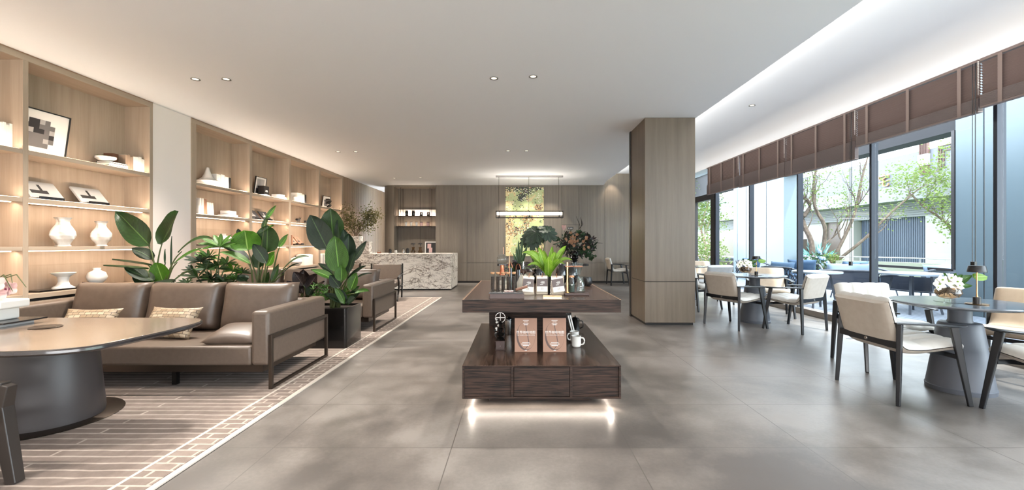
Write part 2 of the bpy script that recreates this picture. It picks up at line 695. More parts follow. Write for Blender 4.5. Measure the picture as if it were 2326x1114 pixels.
# marble with drifting brown veins
m, nt, b, out = _new('marble')
co = coords(nt, (1.0, 1.0, 2.0))
fields = []
for sc_n, w1, w2, dst in ((1.5, .006, .026, 1.4), (3.4, .006, .02, 1.2), (7.0, .006, .016, .8)):
    t_ = nd(nt, 'ShaderNodeTexNoise', Scale=sc_n, Detail=5.0, Roughness=.6, Distortion=dst)
    nt.links.new(co, t_.inputs['Vector'])
    s_ = nd(nt, 'ShaderNodeMath', operation='SUBTRACT'); s_.inputs[1].default_value = .5
    nt.links.new(t_.outputs['Fac'], s_.inputs[0])
    ab_ = nd(nt, 'ShaderNodeMath', operation='ABSOLUTE')
    nt.links.new(s_.outputs[0], ab_.inputs[0])
    fields.append(ramp(nt, ab_.outputs[0], [(0, (112, 100, 92)), (w1, (150, 138, 128)), (w2, (255, 255, 255))]))
n1 = nd(nt, 'ShaderNodeTexNoise', Scale=1.5, Detail=3.0)
nt.links.new(co, n1.inputs['Vector'])
mk = ramp(nt, n1.outputs['Fac'], [(.42, (0, 0, 0)), (.56, (255, 255, 255))])
cur = None
for i, f_ in enumerate(fields):
    mm = nd(nt, 'ShaderNodeMixRGB', blend_type='MULTIPLY')
    if i == 0:
        mm.inputs[0].default_value = .9
        mm.inputs[1].default_value = srgb((250, 244, 234))
    else:
        nt.links.new(mk, mm.inputs[0])
        nt.links.new(cur, mm.inputs[1])
    nt.links.new(f_, mm.inputs[2])
    cur = mm.outputs[0]
nt.links.new(cur, b.inputs['Base Color'])
b.inputs['Roughness'].default_value = .18

# concrete-look porcelain tiles, 1.09 x 0.725 m
m, nt, b, out = _new('floor_tiles')
tc = nt.nodes.new('ShaderNodeTexCoord')
mp = nt.nodes.new('ShaderNodeMapping')
mp.inputs['Location'].default_value = (.402, -2.694 + .725 * 20, 0)
nt.links.new(tc.outputs['Object'], mp.inputs[0])
br = nt.nodes.new('ShaderNodeTexBrick')
br.offset = 0
br.inputs['Scale'].default_value = 1
br.inputs['Brick Width'].default_value = 1.09
br.inputs['Row Height'].default_value = .725
br.inputs['Mortar Size'].default_value = .0035
br.inputs['Mortar Smooth'].default_value = .3
br.inputs['Color1'].default_value = (.40, .40, .40, 1)
br.inputs['Color2'].default_value = (.62, .62, .62, 1)
br.inputs['Mortar'].default_value = (.5, .5, .5, 1)
nt.links.new(mp.outputs[0], br.inputs['Vector'])
na = nd(nt, 'ShaderNodeTexNoise', Scale=.7, Detail=4.0, Roughness=.55, Distortion=.4)
nb = nd(nt, 'ShaderNodeTexNoise', Scale=4.0, Detail=3.0, Roughness=.5)
nt.links.new(tc.outputs['Object'], na.inputs['Vector'])
nt.links.new(tc.outputs['Object'], nb.inputs['Vector'])
s1 = nd(nt, 'ShaderNodeMath', operation='MULTIPLY_ADD')
s1.inputs[1].default_value = .25
nt.links.new(nb.outputs['Fac'], s1.inputs[0])
nt.links.new(na.outputs['Fac'], s1.inputs[2])
s2 = nd(nt, 'ShaderNodeMath', operation='MULTIPLY_ADD')
s2.inputs[1].default_value = .12
nt.links.new(br.outputs['Color'], s2.inputs[0])
nc_ = nd(nt, 'ShaderNodeTexNoise', Scale=38.0, Detail=5.0, Roughness=.7)
nt.links.new(tc.outputs['Object'], nc_.inputs['Vector'])
s3 = nd(nt, 'ShaderNodeMath', operation='MULTIPLY_ADD')
s3.inputs[1].default_value = .16
nt.links.new(nc_.outputs['Fac'], s3.inputs[0])
nt.links.new(s1.outputs[0], s3.inputs[2])
nt.links.new(s3.outputs[0], s2.inputs[2])
cb = ramp(nt, s2.outputs[0], [(.65, (86, 81, 77)), (.76, (106, 100, 95)), (.88, (128, 122, 117))])
mx = nd(nt, 'ShaderNodeMixRGB')
mx.inputs[2].default_value = srgb((80, 75, 71))
nt.links.new(br.outputs['Fac'], mx.inputs[0])
nt.links.new(cb, mx.inputs[1])
nt.links.new(mx.outputs[0], b.inputs['Base Color'])
mr = nd(nt, 'ShaderNodeMapRange')
mr.inputs['To Min'].default_value, mr.inputs['To Max'].default_value = .26, .42
nt.links.new(nb.outputs['Fac'], mr.inputs['Value'])
nt.links.new(mr.outputs[0], b.inputs['Roughness'])
bp = nd(nt, 'ShaderNodeBump', Strength=.04, Distance=.01)
nt.links.new(nb.outputs['Fac'], bp.inputs['Height'])
nt.links.new(bp.outputs[0], b.inputs['Normal'])

# rug: rows of woven bars with pale outlines
m, nt, b, out = _new('rug_weave')
tc = nt.nodes.new('ShaderNodeTexCoord')
ns = nd(nt, 'ShaderNodeTexNoise', Scale=3.5, Detail=2.0)
nt.links.new(tc.outputs['Object'], ns.inputs['Vector'])
dd = nd(nt, 'ShaderNodeVectorMath', operation='MULTIPLY_ADD')
dd.inputs[1].default_value = (.05, .028, 0)
nt.links.new(ns.outputs['Color'], dd.inputs[0])
nt.links.new(tc.outputs['Object'], dd.inputs[2])
outs = []
for wdt, off in ((1.35, .37), (.17, .5)):
    br = nt.nodes.new('ShaderNodeTexBrick')
    br.offset = off
    br.inputs['Scale'].default_value = 1
    br.inputs['Brick Width'].default_value = wdt
    br.inputs['Row Height'].default_value = .078
    br.inputs['Mortar Size'].default_value = .010
    br.inputs['Mortar Smooth'].default_value = .5
    br.inputs['Bias'].default_value = -.1
    br.inputs['Color1'].default_value = srgb((132, 119, 111))
    br.inputs['Color2'].default_value = srgb((150, 136, 127))
    br.inputs['Mortar'].default_value = srgb((192, 178, 167))
    nt.links.new(dd.outputs[0], br.inputs['Vector'])
    outs.append(br)
sp = nt.nodes.new('ShaderNodeSeparateXYZ')
nt.links.new(tc.outputs['Object'], sp.inputs[0])
gt = nd(nt, 'ShaderNodeMath', operation='GREATER_THAN')
gt.inputs[1].default_value = -2.06
nt.links.new(sp.outputs[0], gt.inputs[0])
mx = nt.nodes.new('ShaderNodeMixRGB')
nt.links.new(gt.outputs[0], mx.inputs[0])
nt.links.new(outs[0].outputs['Color'], mx.inputs[1])
nt.links.new(outs[1].outputs['Color'], mx.inputs[2])
# worn, blotchy pile tone
nz = nd(nt, 'ShaderNodeTexNoise', Scale=9.0, Detail=5.0, Roughness=.7)
nt.links.new(tc.outputs['Object'], nz.inputs['Vector'])
ml = nd(nt, 'ShaderNodeMixRGB', blend_type='MULTIPLY')
ml.inputs[0].default_value = .7
nt.links.new(mx.outputs[0], ml.inputs[1])
nt.links.new(ramp(nt, nz.outputs['Fac'], [(.3, (200, 196, 194)), (.7, (255, 255, 255))]), ml.inputs[2])
nt.links.new(ml.outputs[0], b.inputs['Base Color'])
b.inputs['Roughness'].default_value = .95
nf = nd(nt, 'ShaderNodeTexNoise', Scale=260.0, Detail=1.0)
nt.links.new(tc.outputs['Object'], nf.inputs['Vector'])
bp = nd(nt, 'ShaderNodeBump', Strength=.4, Distance=.004)
nt.links.new(nf.outputs['Fac'], bp.inputs['Height'])
nt.links.new(bp.outputs[0], b.inputs['Normal'])
mat('rug_border', (196, 187, 177), .95)

# basket-weave cushion fabric
m, nt, b, out = _new('basket_fabric')
co = coords(nt, (1, 1, 1))
ck = nt.nodes.new('ShaderNodeTexBrick')
ck.offset = .5
ck.inputs['Scale'].default_value = 1
ck.inputs['Brick Width'].default_value = .055
ck.inputs['Row Height'].default_value = .03
ck.inputs['Mortar Size'].default_value = .0025
ck.inputs['Color1'].default_value = srgb((140, 120, 96))
ck.inputs['Color2'].default_value = srgb((190, 174, 150))
ck.inputs['Mortar'].default_value = srgb((90, 74, 60))
nt.links.new(co, ck.inputs['Vector'])
nt.links.new(ck.outputs['Color'], b.inputs['Base Color'])
b.inputs['Roughness'].default_value = .4
bp = nd(nt, 'ShaderNodeBump', Strength=.6, Distance=.006, invert=True)
nt.links.new(ck.outputs['Fac'], bp.inputs['Height'])
nt.links.new(bp.outputs[0], b.inputs['Normal'])

# ================================================================ the setting
XL, XW, YB = -4.8, 5.1, 14.0       # shelf front plane, glass wall, back wall
ZC, ZE = 3.18, 3.11                # ceiling, ceiling at the wall edge
ZR = 3.48                          # raised ceiling on the window side
struct(MB().box(-5.3, 5.2, -7, 16.6, -.1, 0).build('floor', 'floor_tiles'))


def sstep(t):
    t = max(0, min(1, t))
    return t * t * (3 - 2 * t)


def ceil_z(x, y):
    dx, dy = x - XL, 14.02 - y
    R = .62
    if dx < R and dy < R:
        d = R - math.hypot(R - dx, R - dy)
    else:
        d = min(dx, dy)
    return ZE + (ZC - ZE) * sstep(d / R)


xs = [-5.25, -4.8, -4.72, -4.64, -4.56, -4.48, -4.4, -4.32, -4.24, -4.18, -4.0, -3, -1, 1, 2.74]
ys = [-7, -3, 0, 3, 6, 9, 12, 13.0, 13.4, 13.48, 13.56, 13.64, 13.72, 13.8, 13.88, 13.96, 14.02, 16.6]
cm = MB()
vs = [(x, y, ceil_z(x, y)) for y in ys for x in xs]
W_ = len(xs)
cm.add(vs, [(j * W_ + i, (j + 1) * W_ + i, (j + 1) * W_ + i + 1, j * W_ + i + 1) for j in range(len(ys) - 1) for i in range(W_ - 1)])
cm.box(2.70, 2.74, -7, 14.0, ZC + .001, ZC + .09)
cm.box(-5.25, 2.74, -7, 16.6, ZR + .08, ZR + .12)
struct(cm.build('ceiling', 'white_paint', smooth=True))
pr = [(2.35, ZR), (4.35, ZR)] + [(4.35 + .55 * math.sin(a), ZR - .26 * (1 - math.cos(a))) for a in [k * PI / 16 for k in range(1, 9)]]
pr += [(4.9, 3.2), (5.3, 3.2), (5.3, 3.6), (2.35, 3.6)]
struct(MB().extr(pr, 'y', -7, 14.0).build('ceiling_raised', 'white_paint', smooth=True))
# back wall panels with seams
bw = MB()
seams = [(990, None), (1061, None), (1132, None), (1276, None), (1315, None), (1374, None)]
edges = [-2.59, -1.596, -.602, 1.414, 1.96, 2.786, 5.2]
for a_, b_ in zip(edges, edges[1:]):
    zt = 3.13 if a_ < 2.7 else ZR
    bw.box(a_ + .004, b_ - .004, YB, YB + .03, .06, .635)
    bw.box(a_ + .004, b_ - .004, YB, YB + .03, .645, zt)
bw.box(-2.59, 5.2, YB + .03, YB + .12, 0, ZR)
struct(bw.build('wall_back', 'wall_veneer'))
struct(MB().box(-2.59, 5.2, YB + .012, YB + .05, 0, .06).build('baseboard_back', 'shadow_gap'))
# small access panel lines beside the artwork
struct(MB().box(1.42, 1.95, YB - .004, YB + .002, 1.848, 1.856).build('trim_1', 'shadow_gap'))
# bar niche
nw = MB()
nw.box(-3.92, -2.59, 14.5, 14.56, 0, 3.1)
nw.box(-2.6, -2.56, YB + .03, 14.56, 0, 3.1)
nw.box(-3.92, -2.56, YB, 14.56, 3.06, 3.12)
nib = [(-3.97 + .34 * math.cos(a), 14.35 + .34 * math.sin(a)) for a in [PI + k * PI / 20 for k in range(0, 11)]]
nib = nib + [(-3.92, 14.01), (-3.92, 14.56), (-4.31, 14.56)]
nw.prism(nib, 0, 3.14)
struct(nw.build('wall_niche', 'wall_veneer', smooth=True))
for k, xx in enumerate((-3.2,)):
    struct(MB().box(xx - .004, xx + .004, 14.494, 14.5, 0, 3.06).build('trim_2', 'shadow_gap'))
# slatted wall on the left
sw = MB()
sw.box(-5.0, XL, 12.14, 12.72, 0, 3.11)
y = 12.74
while y < 16.2:
    sw.box(-4.86, XL, y, y + .052, 0, 3.12)
    y += .078
sw.box(-5.0, -4.84, 12.7, 16.5, 0, 3.12)
sw.box(-5.0, -3.9, 16.4, 16.5, 0, 3.12)
struct(sw.build('wall_left', 'slat_wood'))
struct(MB().box(-5.0, XL - .012, 5.80, 6.486, 0, 3.11).build('wall_left_panel', 'pink_plaster'))
struct(MB().box(-5.25, -5.14, -7, 12.2, 0, 3.2).build('wall_left_rear', 'pink_plaster'))
# column
cl = MB()
cl.box(1.95, 2.72, 6.73, 6.745, .04, .665)
cl.box(1.95, 2.72, 6.73, 6.745, .672, 3.179)
cl.box(1.955, 2.715, 6.74, 7.56, .04, 3.179)
struct(cl.build('column', 'column_veneer', bevel=.004))
struct(MB().box(1.97, 2.70, 6.76, 7.56, 0, .04).box(1.953, 2.717, 6.735, 7.5, .665, .672).build('trim_3', 'shadow_gap'))
struct(MB().box(1.94, 2.72, 7.56, 7.64, 0, 3.179).build('trim_4', 'dark_wood'))
# glass wall
ys_m = [4.70 - 1.66 * k for k in range(4, 0, -1)] + [4.70, 6.36, 8.02, 9.68, 11.34]
wf = []
for k, yy in enumerate(ys_m):
    q = MB().box(XW + .0, XW + .10, yy - .021, yy + .021, .1, 3.2)
    struct(q.build('trim_%d' % (10 + k), 'blue_frame', bevel=.004))
for k, (y0, y1) in enumerate(zip([-3] + ys_m, ys_m + [14.0])):
    if y1 - y0 < .1: continue
    struct(MB().box(XW + .04, XW + .052, y0 + .035, y1 - .035, .1, 3.2).build('window_%d' % (k + 1), 'window_glass'))
struct(MB().box(XW - .03, XW + .14, -3, 14, 0, .1).build('baseboard_right', 'sill_stone'))
fr = MB()
fr.box(XW - .01, XW + .1, 11.375, 14, 2.42, 2.58)
fr.box(XW - .01, XW + .1, 11.375, 11.60, .1, 2.42)
fr.box(XW - .01, XW + .1, 13.9, 14, 0, 3.2)
fr.box(XW, XW + .08, 12.62, 12.74, .1, 2.42)
struct(fr.build('door_1', 'dark_frame', bevel=.004))
# end wall behind the photographer
struct(MB().box(XW, XW + .12, -7, -3.0, 0, 3.6).box(-5.3, 5.3, -7.15, -7.0, 0, 3.6).build('wall_rear', 'white_paint'))
# terrace outside
struct(MB().box(5.24, 12.0, -4, 24, -.12, -.02).build('terrace_floor', 'deck'))
struct(MB().box(12.0, 60, -20, 70, -.3, .15).build('ground_garden', 'lawn'))
struct(MB().box(5.24, 12.0, 24, 70, -.3, -.02).build('ground_lawn', 'lawn'))

# ================================================================ bookcases on the left wall
SH = [(2.125, 2.17), (1.655, 1.70), (1.18, 1.22)]
CT = .75
XB = -5.13


def bookcase(label, ups, mid=False):
    """ups: y ranges of the uprights"""
    t = thing('bookcase', label, 'bookcase', (XL, ups[0][0], 0), 0, 'lit oak bookcases along the left wall')
    o = V((XL, ups[0][0], 0))

    def part(n, mb, m, **k):
        mb.M = None
        ob = mb.build(n, m, t, **k)
        return ob
    Y0, Y1 = 0, ups[-1][1] - o.y
    D = XB - XL
    part('back_panel', MB().box(D - .02, D, Y0, Y1, 0, 3.09), 'oak')
    part('top_panel', MB().box(D, 0, Y0, Y1, 3.04, 3.10), 'oak_h')
    part('light_slot', MB().box(-.03, .004, Y0, Y1, 3.10, 3.112), 'edge_trim')
    for a, b in ups:
        part('upright', MB().box(D, 0, a - o.y, b - o.y, 0, 3.04), 'oak', bevel=.002)
    for (a, b), (c, d) in zip(ups, ups[1:]):
        y0, y1 = b - o.y, c - o.y
        for z0, z1 in SH:
            part('shelf', MB().box(D, -.002, y0, y1, z0, z1), 'oak_h', bevel=.002)
        part('counter_top', MB().box(D, .0, y0, y1, CT - .045, CT), 'oak_h', bevel=.002)
        part('cabinet_recess', MB().box(D, -.05, y0, y1, .66, CT - .045), 'shadow_gap')
        ym = (y0 + y1) / 2
        part('cabinet_door', MB().box(D, -.004, y0 + .002, ym - .002, .05, .675), 'oak')
        part('cabinet_door', MB().box(D, -.004, ym + .002, y1 - .002, .05, .675), 'oak')
        # strips under the second and third shelves and, facing up, on the first and second
        for z, dn in ((1.655, 1), (1.18, 1), (1.70, 0), (2.17, 0)):
            if dn:
                part('light_strip', MB().box(-.06, -.045, y0 + .02, y1 - .06, z - .008, z - .0005), 'led')
                light('AREA', 'shelf_light', (XL - .05, (b + c) / 2, z - .012), 3.2, WARM, (.02, y1 - y0 - .05), rot=(0, math.radians(28), 0))
            else:
                part('light_strip', MB().box(-.022, -.012, y0 + .02, y1 - .02, z + .0003, z + .002), 'led')
                light('AREA', 'shelf_light', (XL - .017, (b + c) / 2, z + .006), 2.6, WARM, (.012, y1 - y0 - .05), rot=(0, math.radians(180 - 24), 0))
    return t


bookcase('lit oak bookcase nearest the camera, before the pale pink wall panel',
         [(2.80, 2.85), (4.274, 4.324), (5.749, 5.80)])
bookcase('lit oak bookcase of four bays beyond the pale pink wall panel',
         [(6.486, 6.584), (7.895, 7.973), (9.266, 9.339), (10.64, 10.74), (12.05, 12.14)])


def Yp(px, X=-4.95):
    return X * F / (px - CX)


def book(label, x, y, z, th, h, dp, m, group=None, lean=0, cat='book', name='book'):
    """standing book, spine to the room (+x); th along y"""
    t = thing(name, label, cat, (x, y, z), 0, group, rot=(lean, 0, 0))
    MB().box(-dp, 0, 0, th, 0, h).build('cover', m, t, bevel=.0015, bseg=1)
    MB().box(-dp + .004, -.004, .003, th - .003, h, h + .0012).build('pages', 'book_pages', t)
    return t


def book_row(labels, px0, px1, z, hpx_top, mats, group, X=-4.90, dp=.19, n=None):
    y0, y1 = Yp(px0, X), Yp(px1, X)
    n = n or len(mats)
    w = (y1 - y0) / n
    for k in range(n):
        h = hpx_top + .012 * math.sin(k * 2.3)
        book(labels if isinstance(labels, str) else labels[k], X, y0 + k * w, z, w * .95, h, dp, mats[k % len(mats)], group)


# --- bay nearest the camera
book_row('plain white book in the row at the left end of the top shelf', 0, 36, 2.17, .235, ['paper_white'], 'white books at the left end of the top shelf', n=5)
# --- first full bay
fr_ = thing('picture_frame', 'large black framed monochrome collage print leaning on the top shelf', 'picture frame', (-5.08, 4.33, 2.172), 0, rot=(0, math.radians(8), 0))
Wf, Hf = .60, .49


def frame_parts(fr_, Wf, Hf, bars=.012, mat_w=.09, art=True, border='black_satin', seed=3):
    q = MB()
    q.box(0, .02, 0, Wf, 0, bars).box(0, .02, 0, Wf, Hf - bars, Hf).box(0, .02, 0, bars, bars, Hf - bars).box(0, .02, Wf - bars, Wf, bars, Hf - bars)
    q.build('frame', border, fr_)
    MB().box(.002, .010, bars, Wf - bars, bars, Hf - bars).build('mount', 'paper_white', fr_)
    if art:
        r = random.Random(seed)
        pr_ = {}
        n = 6
        x0, x1, z0, z1 = Wf * .24, Wf * .76, Hf * .2, Hf * .8
        for i in range(n):
            for j in range(n):
                if (i in (0, n - 1) and j in (0, n - 1)): continue
                mm_ = r.choice(['print_grey', 'print_dark', 'print_mid', 'print_grey'])
                pr_.setdefault(mm_, MB()).box(.0105, .0112, x0 + (x1 - x0) * i / n, x0 + (x1 - x0) * (i + 1) / n, z0 + (z1 - z0) * j / n, z0 + (z1 - z0) * (j + 1) / n)
        for k, v in pr_.items(): v.build('print', k, fr_)


frame_parts(fr_, Wf, Hf)
# stacked dark books with a white succulent bowl
yb = Yp(232)
for k, (m_, w_, lb) in enumerate((('cover_black', .27, 'black book lying flat at the bottom of the small stack on the top shelf'), ('book_pages', .25, 'pale book lying flat in the middle of the small stack on the top shelf'), ('cover_black', .23, 'thin black book lying on top of the small stack on the top shelf'))):
    t = thing('book', lb, 'book', (-5.04, yb + .01 * k, 2.17 + .0245 * k))
    MB().box(0, .17, 0, w_, 0, .006).box(0, .17, 0, w_, .018, .024).box(0, .006, 0, w_, .006, .018).build('cover', m_, t)
    MB().box(.006, .166, .003, w_ - .003, .006, .018).build('pages', 'book_pages', t)
t = thing('succulent_bowl', 'white oval bowl of green succulents on the stacked books', 'planter', (-4.95, Yp(240), 2.2435))
MB().lathe([(.02, 0), (.06, .004), (.098, .03), (.10, .05), (.09, .052), (.085, .045), (0, .045)], seg=28).build('bowl', 'white_ceramic', t, smooth=True)
q = MB()
for k in range(26):
    a, r_ = rnd.uniform(0, 6.28), rnd.uniform(0, .075)
    q.ball((r_ * math.cos(a), r_ * math.sin(a), .05), .016, 6, 4, (1, 1, 1.1))
q.build('foliage', 'leaf_mid', t, smooth=True)
book('broad copper brown book standing behind the stack on the top shelf', -4.99, Yp(257, -4.99), 2.17, .13, .20, .12, 'cover_copper')
book_row('taupe book in the row between the copper book and white books', 285, 307, 2.17, .195, ['cover_taupe'], 'taupe books on the top shelf', n=4, X=-4.9)
book_row('white book at the right end of the first full bay, top shelf', 308, 329, 2.17, .19, ['paper_white'], 'white books at the right end of the first full bay', n=3, X=-4.87)


def easel_book(label, px, z, w=.34, h=.22, m='cover_grey', dark=False, X=-4.93):
    t = thing('display_book', label, 'book', (X, Yp(px, X), z), 0)
    a = math.radians(38)
    R = Matrix.Rotation(-a, 4, 'Y')
    q = MB(); q.M = Matrix.Translation((0.0, 0, .03)) @ R
    q.box(-.022, 0, 0, w, 0, h)
    q.build('cover', m, t, bevel=.003)
    q = MB(); q.M = Matrix.Translation((0.0, 0, .03)) @ R
    q.box(.0005, .0015, w * .12, w * .62, h * .25, h * .45).box(.0005, .0015, w * .42, w * .5, h * .45, h * .8)
    q.lathe([(.0, .0005)], seg=3) if False else None
    q.build('cover_print', 'print_dark' if not dark else 'print_mid', t)
    q = MB()
    q.box(-.14, .075, .06, w * .9, 0, .006)
    q.M = Matrix.Translation((0.0, 0, .012)) @ R
    q.box(-.03, -.022, .06, w - .06, -.02, h * .8)
    q.M = None
    q.box(.02, .03, .06, w * .9, .006, .04)
    q.build('stand', 'black_gloss', t, weld=False)
    return t


easel_book('pale book with dark sculpture cover propped on a black stand, left of two', 70, 1.70)
easel_book('pale book with dark sculpture cover propped on a black stand, right of two', 186, 1.70)


def vase_twist(label, px, z, h, r, ph=0):
    prof = [(.58, 0), (.60, .02), (.50, .06), (.60, .14), (.86, .26), (.96, .38), (.90, .50), (.70, .62), (.50, .74), (.44, .84), (.52, .94), (.66, 1.0), (.60, 1.0), (.38, .86), (0, .8)]
    pr = []
    for (a, b), (c, d) in zip(prof, prof[1:]):
        for k in range(6):
            f = k / 6
            pr.append(((a + (c - a) * f) * r, (b + (d - b) * f) * h))
    pr.append((0, .8 * h))
    X = -4.96
    o = MB().lathe(pr, seg=56, mod=lambda a, zz: 1 + .12 * math.sin(4 * a + 6.5 * zz / h + ph) + .03 * math.sin(8 * a - 7 * zz / h)).build('vase', 'white_matte', None, loc=(X, Yp(px, X), z), smooth=True, ang=80)
    tag(o, label, 'vase')


vase_twist('tall white twisted vase on the third shelf, the larger left one', 143, 1.22, .315, .108)
vase_twist('tall white twisted vase on the third shelf, the smaller right one', 230, 1.22, .295, .096, 1)


def acrylic(label, px0, px1, z, h, X0=-5.06, X1=-4.86):
    y0, y1 = Yp(px0, X1), Yp(px1, X1)
    t = thing('display_case', label, 'display case', (X0, y0, z))
    w, L, g = X1 - X0, y1 - y0, .004
    MB().box(0, w, 0, L, 0, .018).build('base', 'black_gloss', t)
    q = MB()
    q.box(w - g, w, 0, L, .018, h).box(0, g, 0, L, .018, h).box(g, w - g, 0, g, .018, h).box(g, w - g, L - g, L, .018, h).box(0, w, 0, L, h, h + g)
    q.build('clear_cover', 'acrylic', t)
    return y0, y1


y0, y1 = acrylic('long clear acrylic case on a black base on the bookcase counter', 90, 262, CT, .275)
t = thing('sculpture', 'white flared pedestal sculpture inside the acrylic case, left', 'sculpture', (-4.96, Yp(146), CT + .019))
MB().lathe([(.095, 0), (.09, .006), (.055, .03), (.042, .07), (.05, .12), (.10, .155), (.105, .165), (0, .165)], seg=32).build('body', 'white_ceramic', t, smooth=True)
t = thing('round_vase', 'white squat round vase with short neck inside the acrylic case', 'vase', (-4.96, Yp(222), CT + .019))
MB().lathe([(.035, 0), (.04, .01), (.08, .045), (.097, .09), (.08, .14), (.036, .165), (.033, .172), (.038, .195), (.03, .195), (.026, .175), (0, .16)], seg=36).build('body', 'white_ceramic', t, smooth=True)

# --- bays beyond the pink panel
t = thing('sculpture', 'white swirling cone sculpture on the top shelf after the pink panel', 'sculpture', (-4.96, Yp(473), 2.17))
MB().lathe([(.03, 0), (.07, .005), (.15, .06), (.165, .085), (.12, .10), (.075, .14), (.05, .20), (.032, .26), (.022, .30), (0, .305)], seg=48, mod=lambda a, z: 1 + .13 * math.sin(2 * a + 12 * z) * (1 if z < .12 else .5)).build('body', 'white_matte', t, smooth=True, ang=80)
book_row('broad white book standing beside the white cone sculpture', 492, 520, 2.17, .22, ['paper_white'], 'broad white books beside the cone sculpture', n=3, X=-4.9, dp=.2)
book('black spined book at the right of the broad white books', -4.9, Yp(520.5, -4.9), 2.17, .045, .205, .2, 'cover_black')
t = thing('magazine', 'thin white magazine lying flat at the right end of the shelf', 'magazine', (-5.02, Yp(532), 2.172))
MB().box(0, .18, 0, .30, 0, .012).build('pages', 'paper_white', t)
book_row(['pale grey book at the left end of the second shelf row', 'white book second in the second shelf row', 'light grey book third in the second shelf row', 'white book beside the copper book, second shelf'], 451, 463, 1.70, .25, ['cover_grey', 'paper_white', 'cover_grey', 'paper_white'], None)
book_row('copper brown book among the white books, second shelf', 463, 470, 1.70, .245, ['cover_brown'], 'copper brown books on the second shelf', n=2)
for k in range(3):
    book('white patterned book leaning in the second shelf row, number varies' if 0 else 'white speckled book leaning at the end of the second shelf row', -4.9, Yp(473 + 5 * k, -4.9), 1.70, .035, .205, .19, 'paper_white', 'leaning white speckled books', lean=.10)
for k, lb in enumerate(('wide white box lying at the bottom of the white stack, second shelf', 'white roll-shaped box on top of the white stack, second shelf')):
    t = thing('box', lb, 'box', (-5.02, Yp(503 + 6 * k), 1.701 + .046 * k))
    MB().box(0, .16, 0, .30 - .11 * k, 0, .045 + .02 * k).build('body', 'paper_white', t, bevel=.008)
acrylic('clear acrylic case on the third shelf after the pink panel', 452, 545, 1.22, .26)
t = thing('round_vase', 'white wide shouldered vase inside the third shelf acrylic case', 'vase', (-4.96, Yp(508), 1.239))
MB().lathe([(.05, 0), (.13, .05), (.15, .09), (.11, .13), (.04, .15), (.045, .18), (.03, .18), (0, .15)], seg=32).build('body', 'white_ceramic', t, smooth=True)
# bay D
fr_ = thing('picture_frame', 'black framed grey landscape print leaning on the shelf, second bay beyond the panel', 'picture frame', (-5.06, Yp(574, -5.06), 2.172), rot=(0, math.radians(8), 0))
frame_parts(fr_, .36, .38, .008, art=False)
MB().box(.0105, .0112, .05, .30, .06, .34).build('print', 'print_mid', fr_)
MB().box(.0113, .0118, .05, .17, .06, .16).build('print_shadow', 'print_dark', fr_)
t = thing('magazine', 'white open magazine lying before the landscape print', 'magazine', (-4.98, Yp(576, -4.98), 2.172))
MB().extr([(0, 0), (.30, 0), (.30, .008), (.15, .03), (0, .012)], 'x', 0, .15).build('pages', 'paper_white', t)
t = book('thick black book with white lettering, second bay beyond the panel', -4.88, Yp(600, -4.88), 2.17, .17, .20, .12, 'cover_black')
MB().box(.0002, .001, .05, .12, .112, .118).box(.0002, .001, .04, .13, .09, .096).build('cover_print', 'print_white', t)
for k in range(2):
    t = thing('book', ('white book lying flat under another, right of the black book', 'white book lying on another, right of the black book')[k], 'book', (-5.0, Yp(621 + k), 2.171 + k * .045))
    MB().box(0, .17, 0, .28 - .08 * k, 0, .044).build('cover', 'paper_white', t, bevel=.002)
easel_book('dark green covered book on a stand, left one in the second bay beyond the panel', 573, 1.70, .27, .20, 'print_dark', True)
easel_book('dark green covered book on a stand, right one in the second bay beyond the panel', 600, 1.70, .27, .20, 'print_dark', True)
# bay E
acr = Yp(668)
t = thing('sculpture', 'small white glazed sculpture at the left of the white books, third bay', 'sculpture', (-4.96, Yp(671), 2.17))
MB().lathe([(.05, 0), (.07, .03), (.045, .08), (.05, .12), (.02, .15), (0, .15)], seg=20).build('body', 'white_ceramic', t, smooth=True)
book_row('broad white book in the top shelf row, third bay beyond the panel', 676, 692, 2.17, .22, ['paper_white'], 'broad white books in the third bay', n=3, X=-4.9)
book('black and white spined book ending the row, third bay beyond the panel', -4.9, Yp(692.5, -4.9), 2.17, .07, .215, .18, 'cover_black')


def cow(label, px, z, s, flip=1):
    t = thing('cow_figurine', label, 'figurine', (-4.95, Yp(px), z), rot=(0, 0, PI / 2 if flip > 0 else PI / 2))
    t.scale = (s, s, s)
    q = MB()
    q.M = Matrix.Rotation(PI / 2, 4, 'Z')
    q.M = None
    # body along local x
    sec = [(-.5, .30, .10, .13), (-.45, .52, .13, .18), (-.2, .53, .15, .19), (.1, .53, .16, .2), (.35, .56, .14, .19), (.5, .62, .09, .13), (.62, .70, .07, .09)]
    q.tube([(x, 0, z_ + .12) for x, z_, a, b in sec[1:]], [b for x, z_, a, b in sec[1:]], 10, .8)
    q.tube([(.60, 0, .84), (.72, 0, .80), (.86, 0, .70)], [.09, .09, .05], 8)
    for sx, sy in ((-.38, .09), (-.38, -.09), (.32, .09), (.32, -.09)):
        q.tube([(sx, sy, .6), (sx + .02, sy, .3), (sx - .01, sy, 0)], [.08, .045, .04], 7)
    q.tube([(-.46, 0, .7), (-.56, 0, .55), (-.56, 0, .3)], [.03, .02, .03], 5)
    for sy in (-1, 1):
        q.tube([(.66, sy * .05, .9), (.66, sy * .14, .96), (.70, sy * .15, 1.06)], [.03, .02, .008], 5)
    q.build('body', 'black_satin', t, smooth=True, ang=60)


